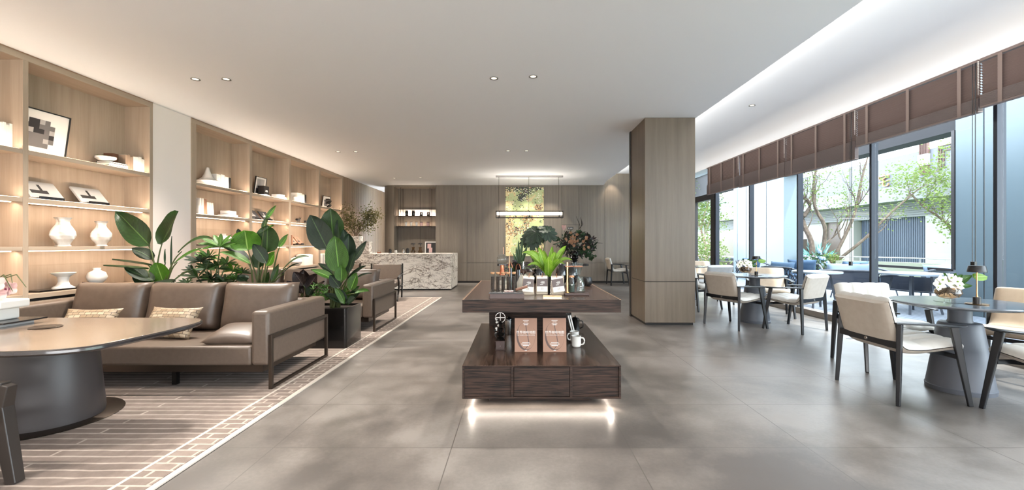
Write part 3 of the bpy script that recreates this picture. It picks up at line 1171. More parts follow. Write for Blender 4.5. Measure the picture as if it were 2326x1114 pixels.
cow('black cow figurine on the second shelf, the bigger one', 677, 1.70, .15)
cow('black calf figurine on the second shelf, the smaller one', 695, 1.70, .115)
book('brown book standing upright on the third shelf, third bay', -4.9, Yp(663, -4.9), 1.22, .05, .22, .2, 'cover_brown')
easel_book('brown covered book leaning on a stand, left one, third bay', 666, 1.22, .2, .2, 'cover_brown')
easel_book('brown covered book leaning on a stand, right one, third bay', 679, 1.22, .2, .2, 'cover_brown')
t = thing('teapot', 'white round lidded pot with black knob on the bookcase counter', 'pot', (-4.96, Yp(672), CT))
MB().lathe([(.06, 0), (.12, .05), (.14, .10), (.11, .16), (.03, .20), (0, .205)], seg=28).build('body', 'white_ceramic', t, smooth=True)
MB().ball((0, 0, .215), .014).build('knob', 'black_satin', t, smooth=True)
book_row('white book standing in the counter row, third bay beyond the panel', 692, 711, CT, .25, ['paper_white'], 'white books on the counter of the third bay', n=6)
# bay F
fr_ = thing('picture_frame', 'black framed monochrome print in the last bay of the bookcase', 'picture frame', (-5.06, Yp(729, -5.06), 2.172), rot=(0, math.radians(8), 0))
frame_parts(fr_, .46, .33, .01, seed=9)
t = thing('sculpture', 'black stacked blocks sculpture before the last bay print', 'sculpture', (-4.92, Yp(746, -4.92), 2.171))
q = MB()
for k in range(7):
    r_ = random.Random(k)
    q.box(-.05 + .02 * (k % 2), .03, -.05 + r_.uniform(-.04, .02) + .05 * (k % 3), .03 + .05 * (k % 3), .036 * k, .036 * k + .034)
q.build('body', 'black_gloss', t, bevel=.004)
book_row('pale book standing on the counter of the last bay', 727, 745, CT, .24, ['paper_white', 'paper_white', 'cover_grey'], 'books on the counter of the last bay', n=6)
book('brown book lying behind leaves in the last bay, third shelf', -4.9, Yp(735, -4.9), 1.22, .12, .2, .2, 'cover_brown')

# ================================================================ rugs and seating
rg = MB()
rg.add([(-4.7, 1.0, .002), (-1.89, 1.0, .002), (-1.785, 10.16, .002), (-4.7, 10.16, .002), (-4.7, 1.0, .011), (-1.89, 1.0, .011), (-1.785, 10.16, .011), (-4.7, 10.16, .011)],
       [(4, 5, 6, 7), (0, 1, 5, 4), (1, 2, 6, 5), (2, 3, 7, 6), (3, 0, 4, 7), (0, 3, 2, 1)])
t = thing('rug', 'large taupe rug with pale brick line pattern under the sofas', 'rug')
rg.build('pile', 'rug_weave', t)
q = MB()
q.add([(-1.885, 1.0, .002), (-1.85, 1.0, .002), (-1.745, 10.2, .002), (-1.78, 10.16, .002), (-1.885, 1.0, .0115), (-1.85, 1.0, .0115), (-1.745, 10.2, .0115), (-1.78, 10.16, .0115)],
      [(4, 5, 6, 7), (0, 1, 5, 4), (1, 2, 6, 5), (2, 3, 7, 6), (3, 0, 4, 7)])
q.box(-4.7, -1.76, 10.16, 10.20, .002, .0115)
q.build('border', 'rug_border', t)
# inner pale line near the edge
q = MB()
q.add([(-2.075, 1.0, .0112), (-2.055, 1.0, .0112), (-1.955, 10.16, .0112), (-1.975, 10.16, .0112), (-2.075, 1.0, .0125), (-2.055, 1.0, .0125), (-1.955, 10.16, .0125), (-1.975, 10.16, .0125)],
      [(4, 5, 6, 7), (0, 1, 5, 4), (1, 2, 6, 5), (2, 3, 7, 6), (3, 0, 4, 7)])
q.build('inner_line', 'rug_border', t)


def sofa(label, loc, W=2.6, D=1.105):
    """origin: front left floor corner (x right, y back)"""
    t = thing('sofa', label, 'sofa', loc, 0, 'brown leather sofas')
    aw, z0, zt = .157, .21, .675
    for s_ in (0, 1):
        x0 = 0 if s_ == 0 else W - aw
        MB().box(x0, x0 + aw, 0, D, z0, zt).build('arm', 'sofa_leather', t, bevel=.03, bseg=4, smooth=True)
    MB().box(aw, W - aw, D - .16, D, z0, zt - .01).build('back_rail', 'sofa_leather', t, bevel=.03, bseg=4, smooth=True)
    MB().box(aw + .001, W - aw - .001, .005, D - .16, z0, .372).build('seat', 'sofa_leather', t, bevel=.022, bseg=4, smooth=True)
    MB().box(.08, W - .08, .05, D - .06, .145, z0).build('plinth', 'bronze_metal', t)
    for xx in (.9, W - .9):
        MB().box(xx - .02, xx + .02, .12, .16, .012, .145).build('leg', 'black_metal', t)
    cw = (W - 2 * aw) / 3
    for k in range(3):
        q = MB()
        q.M = Matrix.Translation((aw + cw * (k + .5), D - .30, .372 + .235)) @ Matrix.Rotation(math.radians(-13), 4, 'X') @ Matrix.Rotation(PI / 2, 4, 'X')
        q.pillow(cw * .99, .50, .24, p=.36, n=3.2, nu=18, nv=16, pinch=.045, wr=.05, seed=k + 3)
        q.build('back_cushion', 'sofa_cushion', t, smooth=True, ang=100)
    for s_ in (-1, 1):
        xo = W + .012 if s_ == 1 else -.012
        q = MB()
        b = .028
        q.box(xo - b / 2, xo + b / 2, -.004, b, .012, .475)
        q.box(xo - b / 2, xo + b / 2, D - b, D + .004, .012, .475)
        q.box(xo - b / 2, xo + b / 2, b, D - b, .012, .034)
        q.box(xo - b / 2, xo + b / 2, b, D - b, .447, .475)
        q.build('side_frame', 'bronze_metal', t, bevel=.002)
        q = MB()
        q.box(min(xo, xo - s_ * .03), max(xo, xo - s_ * .03), .06, D - .02, .432, .452)
        q.build('rail', 'bronze_metal', t, bevel=.004)
    return t


sofa('brown leather three seat sofa nearest the camera, woven cushions on it', (-4.71, 3.74, 0), 2.60)
sofa('brown leather sofa beyond the square black planter', (-4.62, 6.17, 0), 2.60)


def cushion(label, m, c, rot, w, d, h, edge=None):
    t = thing('cushion', label, 'cushion', c, rot=rot)
    MB().pillow(w, d, h, p=.5, n=1.5, nu=18, nv=16, pinch=.10, wr=.03).build('cover', m, t, smooth=True, ang=100)
    if edge:
        MB().box(-w * .47, w * .47, -d * .505, -d * .475, -.004, .004).build('piping', edge, t)
    return t


cushion('woven gold basket pattern cushion leaning at the left of the near sofa', 'basket_fabric', (-4.05, 4.16, .50), (math.radians(58), 0, math.radians(5)), .50, .30, .12)
cushion('woven gold basket pattern cushion leaning at the middle of the near sofa', 'basket_fabric', (-3.24, 4.12, .51), (math.radians(58), 0, math.radians(-4)), .50, .32, .13)
cushion('plain tan leather cushion lying flat against the near sofa arm', 'sofa_cushion', (-2.52, 4.0, .435), (math.radians(12), 0, math.radians(3)), .46, .40, .13)

# low lounge table
t = thing('lounge_table', 'large pebble shaped wooden table with leather drum base on the rug', 'table', (-3.35, 3.0, 0))


def selipse(rx, ry, n, seg=64, cx=0, cy=0, skew=0):
    pts = []
    for k in range(seg):
        a = 2 * PI * k / seg
        c, s_ = math.cos(a), math.sin(a)
        x = rx * math.copysign(abs(c) ** (2 / n), c)
        y_ = ry * math.copysign(abs(s_) ** (2 / n), s_)
        pts.append((cx + x + skew * y_, cy + y_))
    return pts


def pebble(off):
    # outline through measured points, right side fuller at the back
    raw = [(-.95, -.40), (-.62, -.55), (-.1, -.60), (.40, -.60), (.66, -.575), (.82, -.52), (.915, -.40), (.955, -.15), (.97, .1), (.955, .30), (.90, .43), (.78, .50), (.4, .52), (-.2, .52), (-.7, .50), (-.95, .36), (-1.02, 0)]
    n = len(raw)
    out = []
    for i in range(n):
        p0, p1, p2, p3 = [V((*raw[(i + k - 1) % n], 0)) for k in range(4)]
        for q_ in range(4):
            u = q_ / 4
            out.append(((p1 * 2 + (p2 - p0) * u + (p0 * 2 - p1 * 5 + p2 * 4 - p3) * u * u + (p1 * 3 - p0 - p2 * 3 + p3) * u ** 3) * .5))
    m_ = len(out)
    res = []
    for i in range(m_):
        d = (out[(i + 1) % m_] - out[i - 1]).normalized()
        nrm = V((d.y, -d.x, 0))
        res.append(tuple((out[i] - nrm * off).xy))
    return res


MB().prism(pebble(.01), .648, .66).build('table_top', 'lounge_table_wood', t, bevel=.002)
q = MB()
offs = [(.04, .618), (.012, .624), (0, .636), (.001, .65), (.012, .6595)]
rings = [[(x, y, z) for x, y in pebble(o_)] for o_, z in offs]
nn = len(rings[0])
q.add([p for r in rings for p in r], [(j * nn + i, j * nn + (i + 1) % nn, (j + 1) * nn + (i + 1) % nn, (j + 1) * nn + i) for j in range(4) for i in range(nn)] + [tuple(range(nn))[::-1]])
q.build('rim', 'table_rim', t, smooth=True)
MB().lathe([(.30, .018), (.305, .05), (.285, .3), (.262, .615)], (0, .12, 0), 48, mod=lambda a, z: 1 + .10 * abs(math.cos(a)) ** 2).build('pedestal', 'pedestal_leather', t, smooth=True)
MB().bar((-.11, -.195, .05), (-.10, -.165, .60), .003).build('seam', 'black_satin', t)
MB().lathe([(.0, .012), (.425, .012), (.43, .016), (.425, .0185), (0, .0185)], (0, .12, 0), 56, cap=False).build('base_plate', 'bronze_metal', t, smooth=True)
o = MB().lathe([(0, 0), (.085, 0), (.088, .004), (.08, .008), (0, .008)], seg=28, cap=False).build('cable_cover', 'bronze_metal', None, loc=(-3.32, 3.10, .6605), smooth=True)
tag(o, 'thin dark oval disc lying on the lounge table', 'coaster')
t = thing('tray', 'dark flat tray on a grey riser at the left of the lounge table', 'tray', (-3.72, 3.18, .6605))
MB().box(-.28, .10, -.13, .12, 0, .028).build('riser', 'cover_grey', t, bevel=.003)
MB().box(-.34, .18, -.15, .14, .028, .04).build('plate', 'tray_black', t, bevel=.003)
t = thing('flower_vase', 'white stepped ceramic vase holding pink orchids on the dark tray', 'vase', (-3.74, 3.18, .701))
MB().box(-.16, .06, -.08, .08, 0, .085).box(-.2, .115, -.1, .1, .085, .145).build('vase', 'white_ceramic', t, bevel=.012, bseg=3, smooth=True)


def bloom(q, c, r, tilt, petals=5, cup=.25, seed=0):
    """cluster of rounded petals facing direction tilt"""
    r_ = random.Random(seed)
    z = V(tilt).normalized()
    x = z.cross(V((0, 0, 1)) if abs(z.z) < .9 else V((1, 0, 0))).normalized()
    y = z.cross(x)
    for k in range(petals):
        a = 2 * PI * k / petals + r_.uniform(-.15, .15)
        d = x * math.cos(a) + y * math.sin(a)
        e = z.cross(d)

        def fn(u, v, d=d, e=e):
            w = math.sin(PI * min(1, .08 + v * .92)) ** .6 * .42
            return V(c) + d * (r * v) + e * (r * w * (2 * u - 1)) + z * (r * cup * (v * v - .25 * (2 * u - 1) ** 2))
        q.grid(fn, 4, 5)
    return q


q = MB(); q2 = MB()
for k, (dx, dy, dz, r_) in enumerate(((.05, -.06, .20, .075), (.06, -.08, .265, .07), (-.03, -.09, .24, .07), (-.10, -.07, .21, .07), (-.02, -.05, .30, .06), (.09, -.02, .225, .06), (-.12, -.02, .28, .065))):
    bloom(q, (dx, dy, dz), r_, (.4, -1, .25), seed=k)
    q2.ball((dx + .006, dy - .016, dz), .014, 6, 5)
q.build('blooms', 'flower_pink', t, smooth=True)
q2.build('bloom_centres', 'flower_magenta', t, smooth=True)
q = MB()
for a in range(7):
    an = a * .9
    q.tube([(0, 0, .14), (.08 * math.cos(an), -.05, .3), (.18 * math.cos(an), -.05 + .03 * math.sin(an), .33), (.26 * math.cos(an), -.06, .24 + .03 * math.sin(an * 2))], [.005, .005, .004, .002], 5)
q.build('stems', 'stem_green', t, smooth=True)

# dark wooden chair at the very left
t = thing('low_armchair', 'dark wooden low armchair cut by the lower left corner', 'chair', (-2.62, 2.27, 0))
# legs broad and canted, rail, seat
MB().bar((.02, .01, .012), (-.075, .03, .40), .055, .05, .075, .06, up=(0, 1, 0)).build('leg', 'dark_wood', t, bevel=.004)
MB().bar((-.075, .03, .40), (-.045, .03, .515), .075, .06, .06, .05, up=(0, 1, 0)).build('arm', 'dark_wood', t, bevel=.004)
MB().bar((-.05, .03, .505), (-.75, .03, .505), .05, .045).build('arm_rail', 'dark_wood', t, bevel=.004)
MB().bar((-.03, .02, .20), (-.75, .02, .17), .045, .04).build('stretcher', 'dark_wood', t, bevel=.004)
MB().bar((-.76, .01, .012), (-.70, .03, .515), .055, .06, .06, .06).build('leg', 'dark_wood', t, bevel=.004)
MB().bar((.02, -.55, .012), (-.06, -.53, .46), .055, .06, .06, .06).build('leg', 'dark_wood', t, bevel=.004)
MB().bar((-.76, -.55, .012), (-.70, -.53, .46), .055, .06, .06, .06).build('leg', 'dark_wood', t, bevel=.004)
MB().box(-.72, -.08, -.53, .0, .32, .40).build('seat', 'sofa_leather', t, bevel=.02, bseg=3)
MB().box(-.72, -.08, -.56, -.50, .36, .50).build('backrest', 'sofa_leather', t, bevel=.02, bseg=3)


def lounge_chair(label, loc, rz):
    """facing +y locally"""
    t = thing('lounge_chair', label, 'chair', loc, rz, 'sling leather lounge chairs by the counter')
    q = MB(); q.M = Matrix.Translation((0, -.30, .30)) @ Matrix.Rotation(math.radians(14), 4, 'X')
    q.box(-.32, .32, -.03, .03, .12, .47)
    q.build('backrest', 'sofa_leather', t, bevel=.015, bseg=3)
    MB().box(-.32, .32, -.30, .33, .30, .40).build('seat', 'sofa_leather', t, bevel=.03, bseg=3)
    for s_ in (-1, 1):
        x = .345 * s_
        MB().bar((x, -.40, .78), (x, -.28, .012), .03, .045).build('leg', 'black_metal', t)
        MB().bar((x, -.36, .56), (x, .30, .50), .04, .02).build('arm', 'black_metal', t)
        MB().bar((x, .30, .51), (x, .16, .30), .03, .04).bar((x, .16, .30), (x, .40, .012), .03, .04).build('leg', 'black_metal', t)
        MB().bar((x, .16, .29), (x, -.33, .29), .03, .03).build('side_rail', 'black_metal', t)
    return t


lc = lounge_chair('brown sling lounge chair with black frame before the marble counter', (-2.95, 9.75, .012), math.radians(187))
dup(lc, (-4.05, 9.9, .012), math.radians(172), 'brown sling lounge chair half hidden behind the tall plant')
t = thing('coffee_table', 'dark low table between the far sofa and the sling lounge chairs', 'table', (-3.35, 8.45, .012))
MB().prism(selipse(.62, .42, 2.6), .44, .48).build('table_top', 'table_rim', t, bevel=.005)
MB().lathe([(.3, 0), (.3, .02), (.16, .05), (.14, .44)], seg=32).build('pedestal', 'pedestal_leather', t, smooth=True)

# ================================================================ marble counter and bar
t = thing('counter', 'long veined white marble counter at the far left', 'counter', (-4.78, 11.85, 0))
MB().box(0, 3.0, 0, 1.28, .03, .955).build('body', 'marble', t, bevel=.004)
MB().box(0, 3.0, 0, 1.28, .957, .977).build('counter_top', 'marble', t, bevel=.004)
MB().box(.03, 2.97, .04, 1.24, 0, .03).build('plinth', 'shadow_gap', t)
for k, (px0, px1, pt) in enumerate(((795, 816, 537), (816, 838, 549))):
    Y = 11.9
    a_, b_ = at(px0, pt, Y), at(px1, pt, Y)
    o = MB().box(0, b_.x - a_.x - .002, 0, .3, 0, a_.z - .978).build('marble_block', 'marble', None, loc=(a_.x, Y, .978), bevel=.004)
    tag(o, ('taller white marble block on the counter under the small tree', 'shorter white marble block on the counter, right of the taller one')[k], 'block')


def twig(q, p, d, L, r, depth, tips, rr, spread=.6, up=.25, seg=5, nch=(2, 3), curl=.25):
    pts, rs = [V(p)], [r]
    d = V(d).normalized()
    n = 4
    for k in range(n):
        d = (d + V((rr.uniform(-curl, curl), rr.uniform(-curl, curl), rr.uniform(-curl, curl) + up * .3))).normalized()
        pts.append(pts[-1] + d * L / n)
        rs.append(r * (1 - .45 * (k + 1) / n))
    q.tube(pts, rs, seg)
    if depth <= 0:
        tips.append((pts[-1], d)); tips.append((pts[2], d)); tips.append((pts[3], d))
        return
    for _ in range(rr.randint(*nch)):
        nd_ = (d + V((rr.uniform(-1, 1), rr.uniform(-1, 1), rr.uniform(-.5, 1))) * spread).normalized()
        s_ = rr.choice((2, 3, 4, 4))
        twig(q, pts[s_], nd_, L * rr.uniform(.62, .85), rs[s_] * .75, depth - 1, tips, rr, spread, up, seg, nch, curl)
    if depth <= 1:
        tips.append((pts[2], d))


def leaves(q, tips, n, size, rad, rr, aspect=.45, zs=1):
    for p, d in tips:
        for _ in range(n):
            c = p + V((rr.gauss(0, 1), rr.gauss(0, 1), rr.gauss(0, 1) * zs)) * rad * .5
            a = V((rr.uniform(-1, 1), rr.uniform(-1, 1), rr.uniform(-.6, .6))).normalized() * size * rr.uniform(.7, 1.2)
            b = a.cross(V((rr.uniform(-1, 1), rr.uniform(-1, 1), rr.uniform(-1, 1)))).normalized() * size * aspect
            q.add([c - a * .5, c + b * .5, c + a * .5, c - b * .5], [(0, 1, 2, 3)], [[(.5, 0), (1, .5), (.5, 1), (0, .5)]])


rr = random.Random(11)
base = at(808, 537, 12.05) + V((0, 0, .004))
t = thing('small_tree', 'small golden leaved tree standing on the marble block', 'tree', tuple(base))
q, tips = MB(), []
for dx, tgt in ((0, (783, 500)), (1, (800, 485)), (2, (838, 490)), (3, (845, 505)), (4, (825, 500))):
    e = at(tgt[0], tgt[1], 12.05 + .1 * (dx - 2)) - base
    q.tube([(0, 0, 0), tuple(e * .4 + V((0, 0, .05))), tuple(e * .85)], [.02, .014, .008], 6)
    twig(q, e * .8, e, .22, .008, 1, tips, rr, .9, .1)
q.build('trunk', 'bark', t, smooth=True)
q = MB()
for cx_, cy_, n_ in ((787, 492, 150), (797, 510, 130), (783, 515, 90), (836, 488, 160), (845, 500, 150), (832, 512, 150), (815, 515, 80), (850, 485, 70)):
    c = at(cx_, cy_, 12.0) - base
    c.x = max(c.x, -4.60 - base.x)
    leaves(q, [(c, None)], int(n_ * 1.6), .065, .22, rr, .5)
leaves(q, tips, 10, .05, .12, rr)
q.v = [(max(x_, -4.77 - base.x), y_, z_) for x_, y_, z_ in q.v]
q.build('foliage', 'leaf_olive', t)

# objects on the counter / back bar
bar_items = [(886, 'dark lidded kettle standing at the left of the bar items', .11, 'black_gloss'), (897, 'white square canister beside the dark kettle', .09, 'white_ceramic'),
             (913, 'grey metal jug on the counter', .12, 'steel'), (921, 'black lidded tumbler on the counter', .13, 'black_satin'), (932, 'small glass jar on the counter', .07, 'clear_glass')]
for k, (px, lb, h, m_) in enumerate(bar_items):
    p = at(px, 577, 12.3)
    t = thing('jar', lb, 'jar', (p.x, 12.3 + .08 * k, .978))
    r_ = .045
    MB().lathe([(r_ * .8, 0), (r_, .01), (r_, h * .8), (r_ * .7, h), (0, h)], seg=18).build('body', m_, t, smooth=True)
    MB().lathe([(r_ * .75, h), (r_ * .75, h + .012), (.008, h + .014), (.008, h + .03), (0, h + .03)], seg=14).build('lid', 'black_satin', t, smooth=True)
for k, px in enumerate((944, 960)):
    p = at(px, 577, 13.0)
    t = thing('pour_over_dripper', ('glass coffee dripper with black top, left of the pair on the counter', 'glass coffee dripper with black top, right of the pair on the counter')[k], 'coffee dripper', (p.x, 12.7, .978))
    MB().lathe([(.06, 0), (.075, .03), (.03, .11), (.055, .17), (.052, .17), (.027, .11), (.07, .03), (0, .005)], seg=20).build('glass', 'smoke_glass', t, smooth=True)
    MB().bar((0, .085, 0), (0, .085, .27), .008).build('post', 'black_metal', t)
    MB().lathe([(.07, .255), (.07, .27), (.05, .275), (.05, .285), (0, .285)], seg=18).box(-.012, .012, -.01, .08, .23, .25).build('top', 'black_satin', t)
t = thing('round_basket', 'small thin wire handle object at the left of the counter', 'basket', (at(861, 577, 12.4).x, 12.4, .978))
q = MB()
q.tube([(.055 * math.cos(a), 0, .075 * math.sin(a)) for a in [PI * k / 10 for k in range(11)]], .004, 6)
q.build('handle', 'copper', t)
MB().lathe([(.04, 0), (.055, .03), (.05, .03), (.035, .004), (0, .004)], seg=18).build('bowl', 'copper', t, smooth=True)
# back counter in the niche with framed photo
t = thing('back_counter', 'dark back counter inside the bar niche', 'counter', (-3.9, 14.14, 0))
MB().box(0, 1.28, 0, .35, 0, .88).build('body', 'wall_veneer', t)
MB().box(0, 1.28, -.01, .35, .88, .90).build('counter_top', 'black_satin', t)
a_ = at(964, 549, 14.3); b_ = at(995, 577, 14.3)
t = thing('picture_frame', 'white framed portrait photograph leaning in the bar niche', 'picture frame', (a_.x, 14.36, .90), rot=(math.radians(-6), 0, 0))
q = MB(); w, h = .40, .42
q.box(0, w, 0, .02, 0, .03).box(0, w, 0, .02, h - .03, h).box(0, .03, 0, .02, .03, h - .03).box(w - .03, w, 0, .02, .03, h - .03)
q.build('frame', 'white_ceramic', t)
MB().box(.03, w - .03, .008, .015, .03, h - .03).build('photograph', 'print_dark', t)
MB().box(.08, .2, .006, .008, .2, .35).box(.13, .24, .006, .008, .06, .22).build('print', 'flower_pink', t)
# hung shelves
t = thing('hanging_shelf', 'bronze hanging bottle shelf with rods in the bar niche', 'shelf', (-3.75, 14.15, 0))
for x in (0, .94):
    for y_ in (0, .30):
        MB().bar((x, y_, 1.76), (x, y_, 3.055), .012).build('rod', 'bronze_metal', t)
for z in (2.13, 1.80):
    MB().box(-.14, 1.10, -.02, .32, z, z + .016).build('shelf', 'bronze_metal', t)
    for x in (0, .94):
        MB().box(x - .07, x + .07, -.035, .0, z - .012, z + .004).build('bracket', 'black_metal', t)
MB().box(-.14, 1.10, .326, .335, 2.15, 2.37).build('light_panel', 'pink_plaster', t)
light('AREA', 'niche_light', (-3.28, 14.42, 2.155), 5, WARM, (1.2, .02), rot=(math.radians(180), 0, 0))
light('AREA', 'niche_light', (-3.28, 14.42, 1.82), 4, WARM, (1.2, .02), rot=(math.radians(180), 0, 0))
for k, px in enumerate((924, 939, 957, 973)):
    p = at(px, 490, 14.3)
    t = thing('storage_jar', ('dark filled glass jar, first from the left on the upper hanging shelf', 'dark speckled glass jar, second on the upper hanging shelf', 'small metal jar, third on the upper hanging shelf', 'small metal jar, fourth on the upper hanging shelf')[k], 'jar', (p.x, 14.3, 2.147))
    h = .17 if k < 2 else .12
    MB().lathe([(.045, 0), (.052, .01), (.052, h * .8), (.04, h * .9), (.04, h), (0, h)], seg=18).build('body', 'black_gloss' if k < 2 else 'steel', t, smooth=True)
    MB().lathe([(.042, h), (.042, h + .015), (0, h + .015)], seg=18).build('lid', 'steel', t)
for k, px in enumerate((922, 934, 946, 957, 972)):
    p = at(px, 513, 14.3)
    t = thing('drinking_glass', 'tall milky glass on the lower hanging shelf' if k < 3 else 'patterned tin cup on the lower hanging shelf, right side', 'glass', (p.x, 14.3, 1.817), group='milky glasses on the lower hanging shelf' if k < 3 else 'patterned cups on the lower hanging shelf')
    if k < 3:
        MB().lathe([(.022, 0), (.028, .01), (.042, .13), (0, .13)], seg=16).build('body', 'white_ceramic', t, smooth=True)
    else:
        MB().lathe([(.045, 0), (.048, .01), (.048, .12), (0, .12)], seg=16).build('body', 'flower_pink', t, smooth=True)
    MB().lathe([(.046, .131 if k < 3 else .121), (.046, .142), (0, .142)], seg=16).build('lid', 'black_satin', t)

# ================================================================ artwork, sign, pendant
t = thing('wall_art', 'tall green and gold relief panel of small square tiles on the back wall', 'artwork', (-.375, YB - .002, .85))
MB().box(0, 1.22, -.04, 0, 0, 2.19).build('backing', 'dark_void', t)
import mathutils.noise as mn
cells = {'g': MB(), 'y': MB(), 'd': MB(), 'o': MB(), 'w': MB(), 'b': MB()}
mat('tile_green', (184, 194, 140), .4); mat('tile_gold', (216, 200, 150), .4); mat('tile_dark', (38, 40, 36), .4)
mat('tile_copper', (178, 138, 96), .4); mat('tile_white', (238, 234, 214), .4); mat('tile_deep', (96, 120, 66), .4)
nx, nz = 46, 82
for i in range(nx):
    for j in range(nz):
        u, v = i / nx, j / nz
        a = mn.noise(V((u * 3 + 3, v * 5.4, 0)))
        b_ = mn.noise(V((u * 5, v * 8, 5)))
        c_ = rnd.random()
        top = max(0, 1 - (1 - v) / .16) * (1 - abs(u - .5) * 1.1) + (max(0, 1 - math.hypot((u - .4) / .14, (v - .84) / .07)))
        mid = max(0, 1 - math.hypot((u - .2) / .3, (v - .37) / .12)) + max(0, 1 - math.hypot((u - .45) / .5, (v - .56) / .08)) * .7
        dk = max(top, 0) * 1.1 + a * .35
        cp = mid + a * .6 + b_ * .3
        if dk > .38 and c_ < min(.85, dk): k = 'd' if rnd.random() < .7 else ('b' if rnd.random() < .6 else 'w')
        elif cp > .30 and c_ < .5: k = 'o' if rnd.random() < .7 else 'd'
        elif c_ > .955: k = 'w'
        elif c_ > .925: k = 'o'
        elif c_ > .90: k = 'd'
        else: k = 'y' if (abs(u - .5) + b_ * .5 > .33) else 'g'
        hgt = .004 + .010 * rnd.random() * (1 + (k in 'do') * 2)
        x0, z0 = 1.21 * u + .005, 2.18 * v + .005
        cells[k].box(x0, x0 + 1.21 / nx - .0003, -.04 - hgt, -.0395, z0, z0 + 2.18 / nz - .0003)
for k, m_ in (('g', 'tile_green'), ('y', 'tile_gold'), ('d', 'tile_dark'), ('o', 'tile_copper'), ('w', 'tile_white'), ('b', 'tile_deep')):
    cells[k].build('tile_relief', m_, t)['kind'] = 'stuff'
for px in (1146, 1199, 1253):
    light('SPOT', 'art_light', ((px - CX) * 13.3 / F, 13.3, 3.12), 75, (1, .93, .80), rot=(math.radians(22), 0, 0), spot=62, blend=.8, rad=.03)
p0, p1 = at(1289, 516, YB), at(1302, 521.5, YB)
t = thing('exit_sign', 'small black wall sign with white marks beside the artwork', 'sign', (p0.x, YB - .012, p1.z))
MB().box(0, p1.x - p0.x, 0, .012, 0, p0.z - p1.z).build('plate', 'sign_black', t)
MB().box(.03, .05, -.001, 0, .02, .055).box(.02, .06, -.001, 0, .03, .045).box(.08, .10, -.001, 0, .025, .05).box(.11, .13, -.001, 0, .025, .05).box(.14, .155, -.001, 0, .025, .05).build('symbol', 'print_white', t)

YP_ = 12.45
t = thing('pendant_lamp', 'long horizontal tube pendant lamp hung from a ceiling rail', 'lamp', (0, YP_, 0))
xa, xb = (1126 - CX) * YP_ / F, (1279 - CX) * YP_ / F
MB().box(xa, xb, -.03, .03, 3.135, 3.178).build('ceiling_rail', 'steel', t)
for px in (1133, 1201, 1269):
    x = (px - CX) * YP_ / F
    MB().bar((x, 0, 1.97), (x, 0, 3.135), .010).build('rod', 'bronze_metal', t)
q = MB()
for yy in (-.10, .10):
    q.bar((xa, yy, 2.17), (xb, yy, 2.17), .014).bar((xa, yy, 1.985), (xb, yy, 1.985), .014)
for x in (xa + .01, (xa + xb) / 2, xb - .01, xa + .11, xb - .11):
    q.box(x - .008, x + .008, -.10, -.088, 1.98, 2.175).box(x - .008, x + .008, .088, .10, 1.98, 2.175).box(x - .008, x + .008, -.10, .10, 1.98, 1.99).box(x - .008, x + .008, -.10, .10, 2.165, 2.175)
q.build('cage', 'black_metal', t)
MB().box(xa + .03, xb - .03, -.06, .06, 2.06, 2.14).build('light_tube', 'tube_glow', t, bevel=.01)
MB().box(xa + .02, xb - .02, -.07, .07, 2.0, 2.055).build('diffuser', 'acrylic', t, bevel=.01)
light('AREA', 'pendant_light', (.33, YP_, 1.97), 30, (1, .93, .82), (1.8, .12))
light('AREA', 'pendant_light_up', (.33, YP_, 2.19), 12, (1, .93, .86), (1.8, .12), rot=(PI, 0, 0))

# recessed ceiling spots
DL = [(444, 180), (514, 180), (1122, 178), (1211, 174), (768, 345), (808, 345), (1154, 343), (1196, 343), (896, 405), (955, 404)]
DLL = ['first recessed spotlight of the nearest left pair in the ceiling', 'second recessed spotlight of the nearest left pair in the ceiling',
       'left recessed spotlight of the nearest middle pair in the ceiling', 'right recessed spotlight of the nearest middle pair in the ceiling',
       'left recessed spotlight of the farther pair above the bookcase side', 'right recessed spotlight of the farther pair above the bookcase side',
       'left recessed spotlight of the farther middle pair in the ceiling', 'right recessed spotlight of the farther middle pair in the ceiling',
       'recessed spotlight above the left part of the marble counter', 'recessed spotlight above the right part of the marble counter']


def downlight(x, y, z, lb, tilt=0):
    t = thing('recessed_spotlight', lb, 'spotlight', (x, y, z), 0, 'recessed ceiling spotlights')
    MB().lathe([(.034, .0), (.050, -.004), (.050, -.001), (.034, .03), (.034, .0)], seg=20, cap=False).build('trim_ring', 'spot_metal', t, smooth=True)
    MB().lathe([(0, -.002), (.022, -.002), (.034, .0005)], seg=16, cap=False).build('lens', 'lamp_face', t)


for (px, py), lb in zip(DL, DLL):
    Y = 1.93 * F / (CY - py)
    X = (px - CX) * Y / F
    downlight(X, Y, ceil_z(X, Y) - .001, lb)
    light('SPOT', 'spot', (X, Y, 3.14), 210 if px < 900 else 150, (1, .92, .83), rot=(math.radians(-6), math.radians(-6 if px < 600 else 0), 0), spot=120, blend=.9, rad=.025)
downlight(3.785, 7.1, ZR - .001, 'recessed spotlight alone in the raised window side ceiling')
# scallop on the niche side wall
light('SPOT', 'niche_spot', (-3.80, 14.25, 3.04), 40, WARM, rot=(0, math.radians(-14), 0), spot=40, blend=.3, rad=.02)
light('SPOT', 'corner_spot', (2.98, 13.75, 3.42), 30, (1, .84, .68), rot=(math.radians(8), 0, 0), spot=70, blend=.6, rad=.02)
# spots out of frame behind, over the near part of the room
for x, y in ((-3.8, 1.4), (-3.3, 1.4), (-.2, 1.4), (.2, 1.4), (-3.6, 3.2)):
    light('SPOT', 'spot', (x, y, 3.14), 120, (1, .92, .83), rot=(0, 0, 0), spot=110, blend=.7, rad=.025)

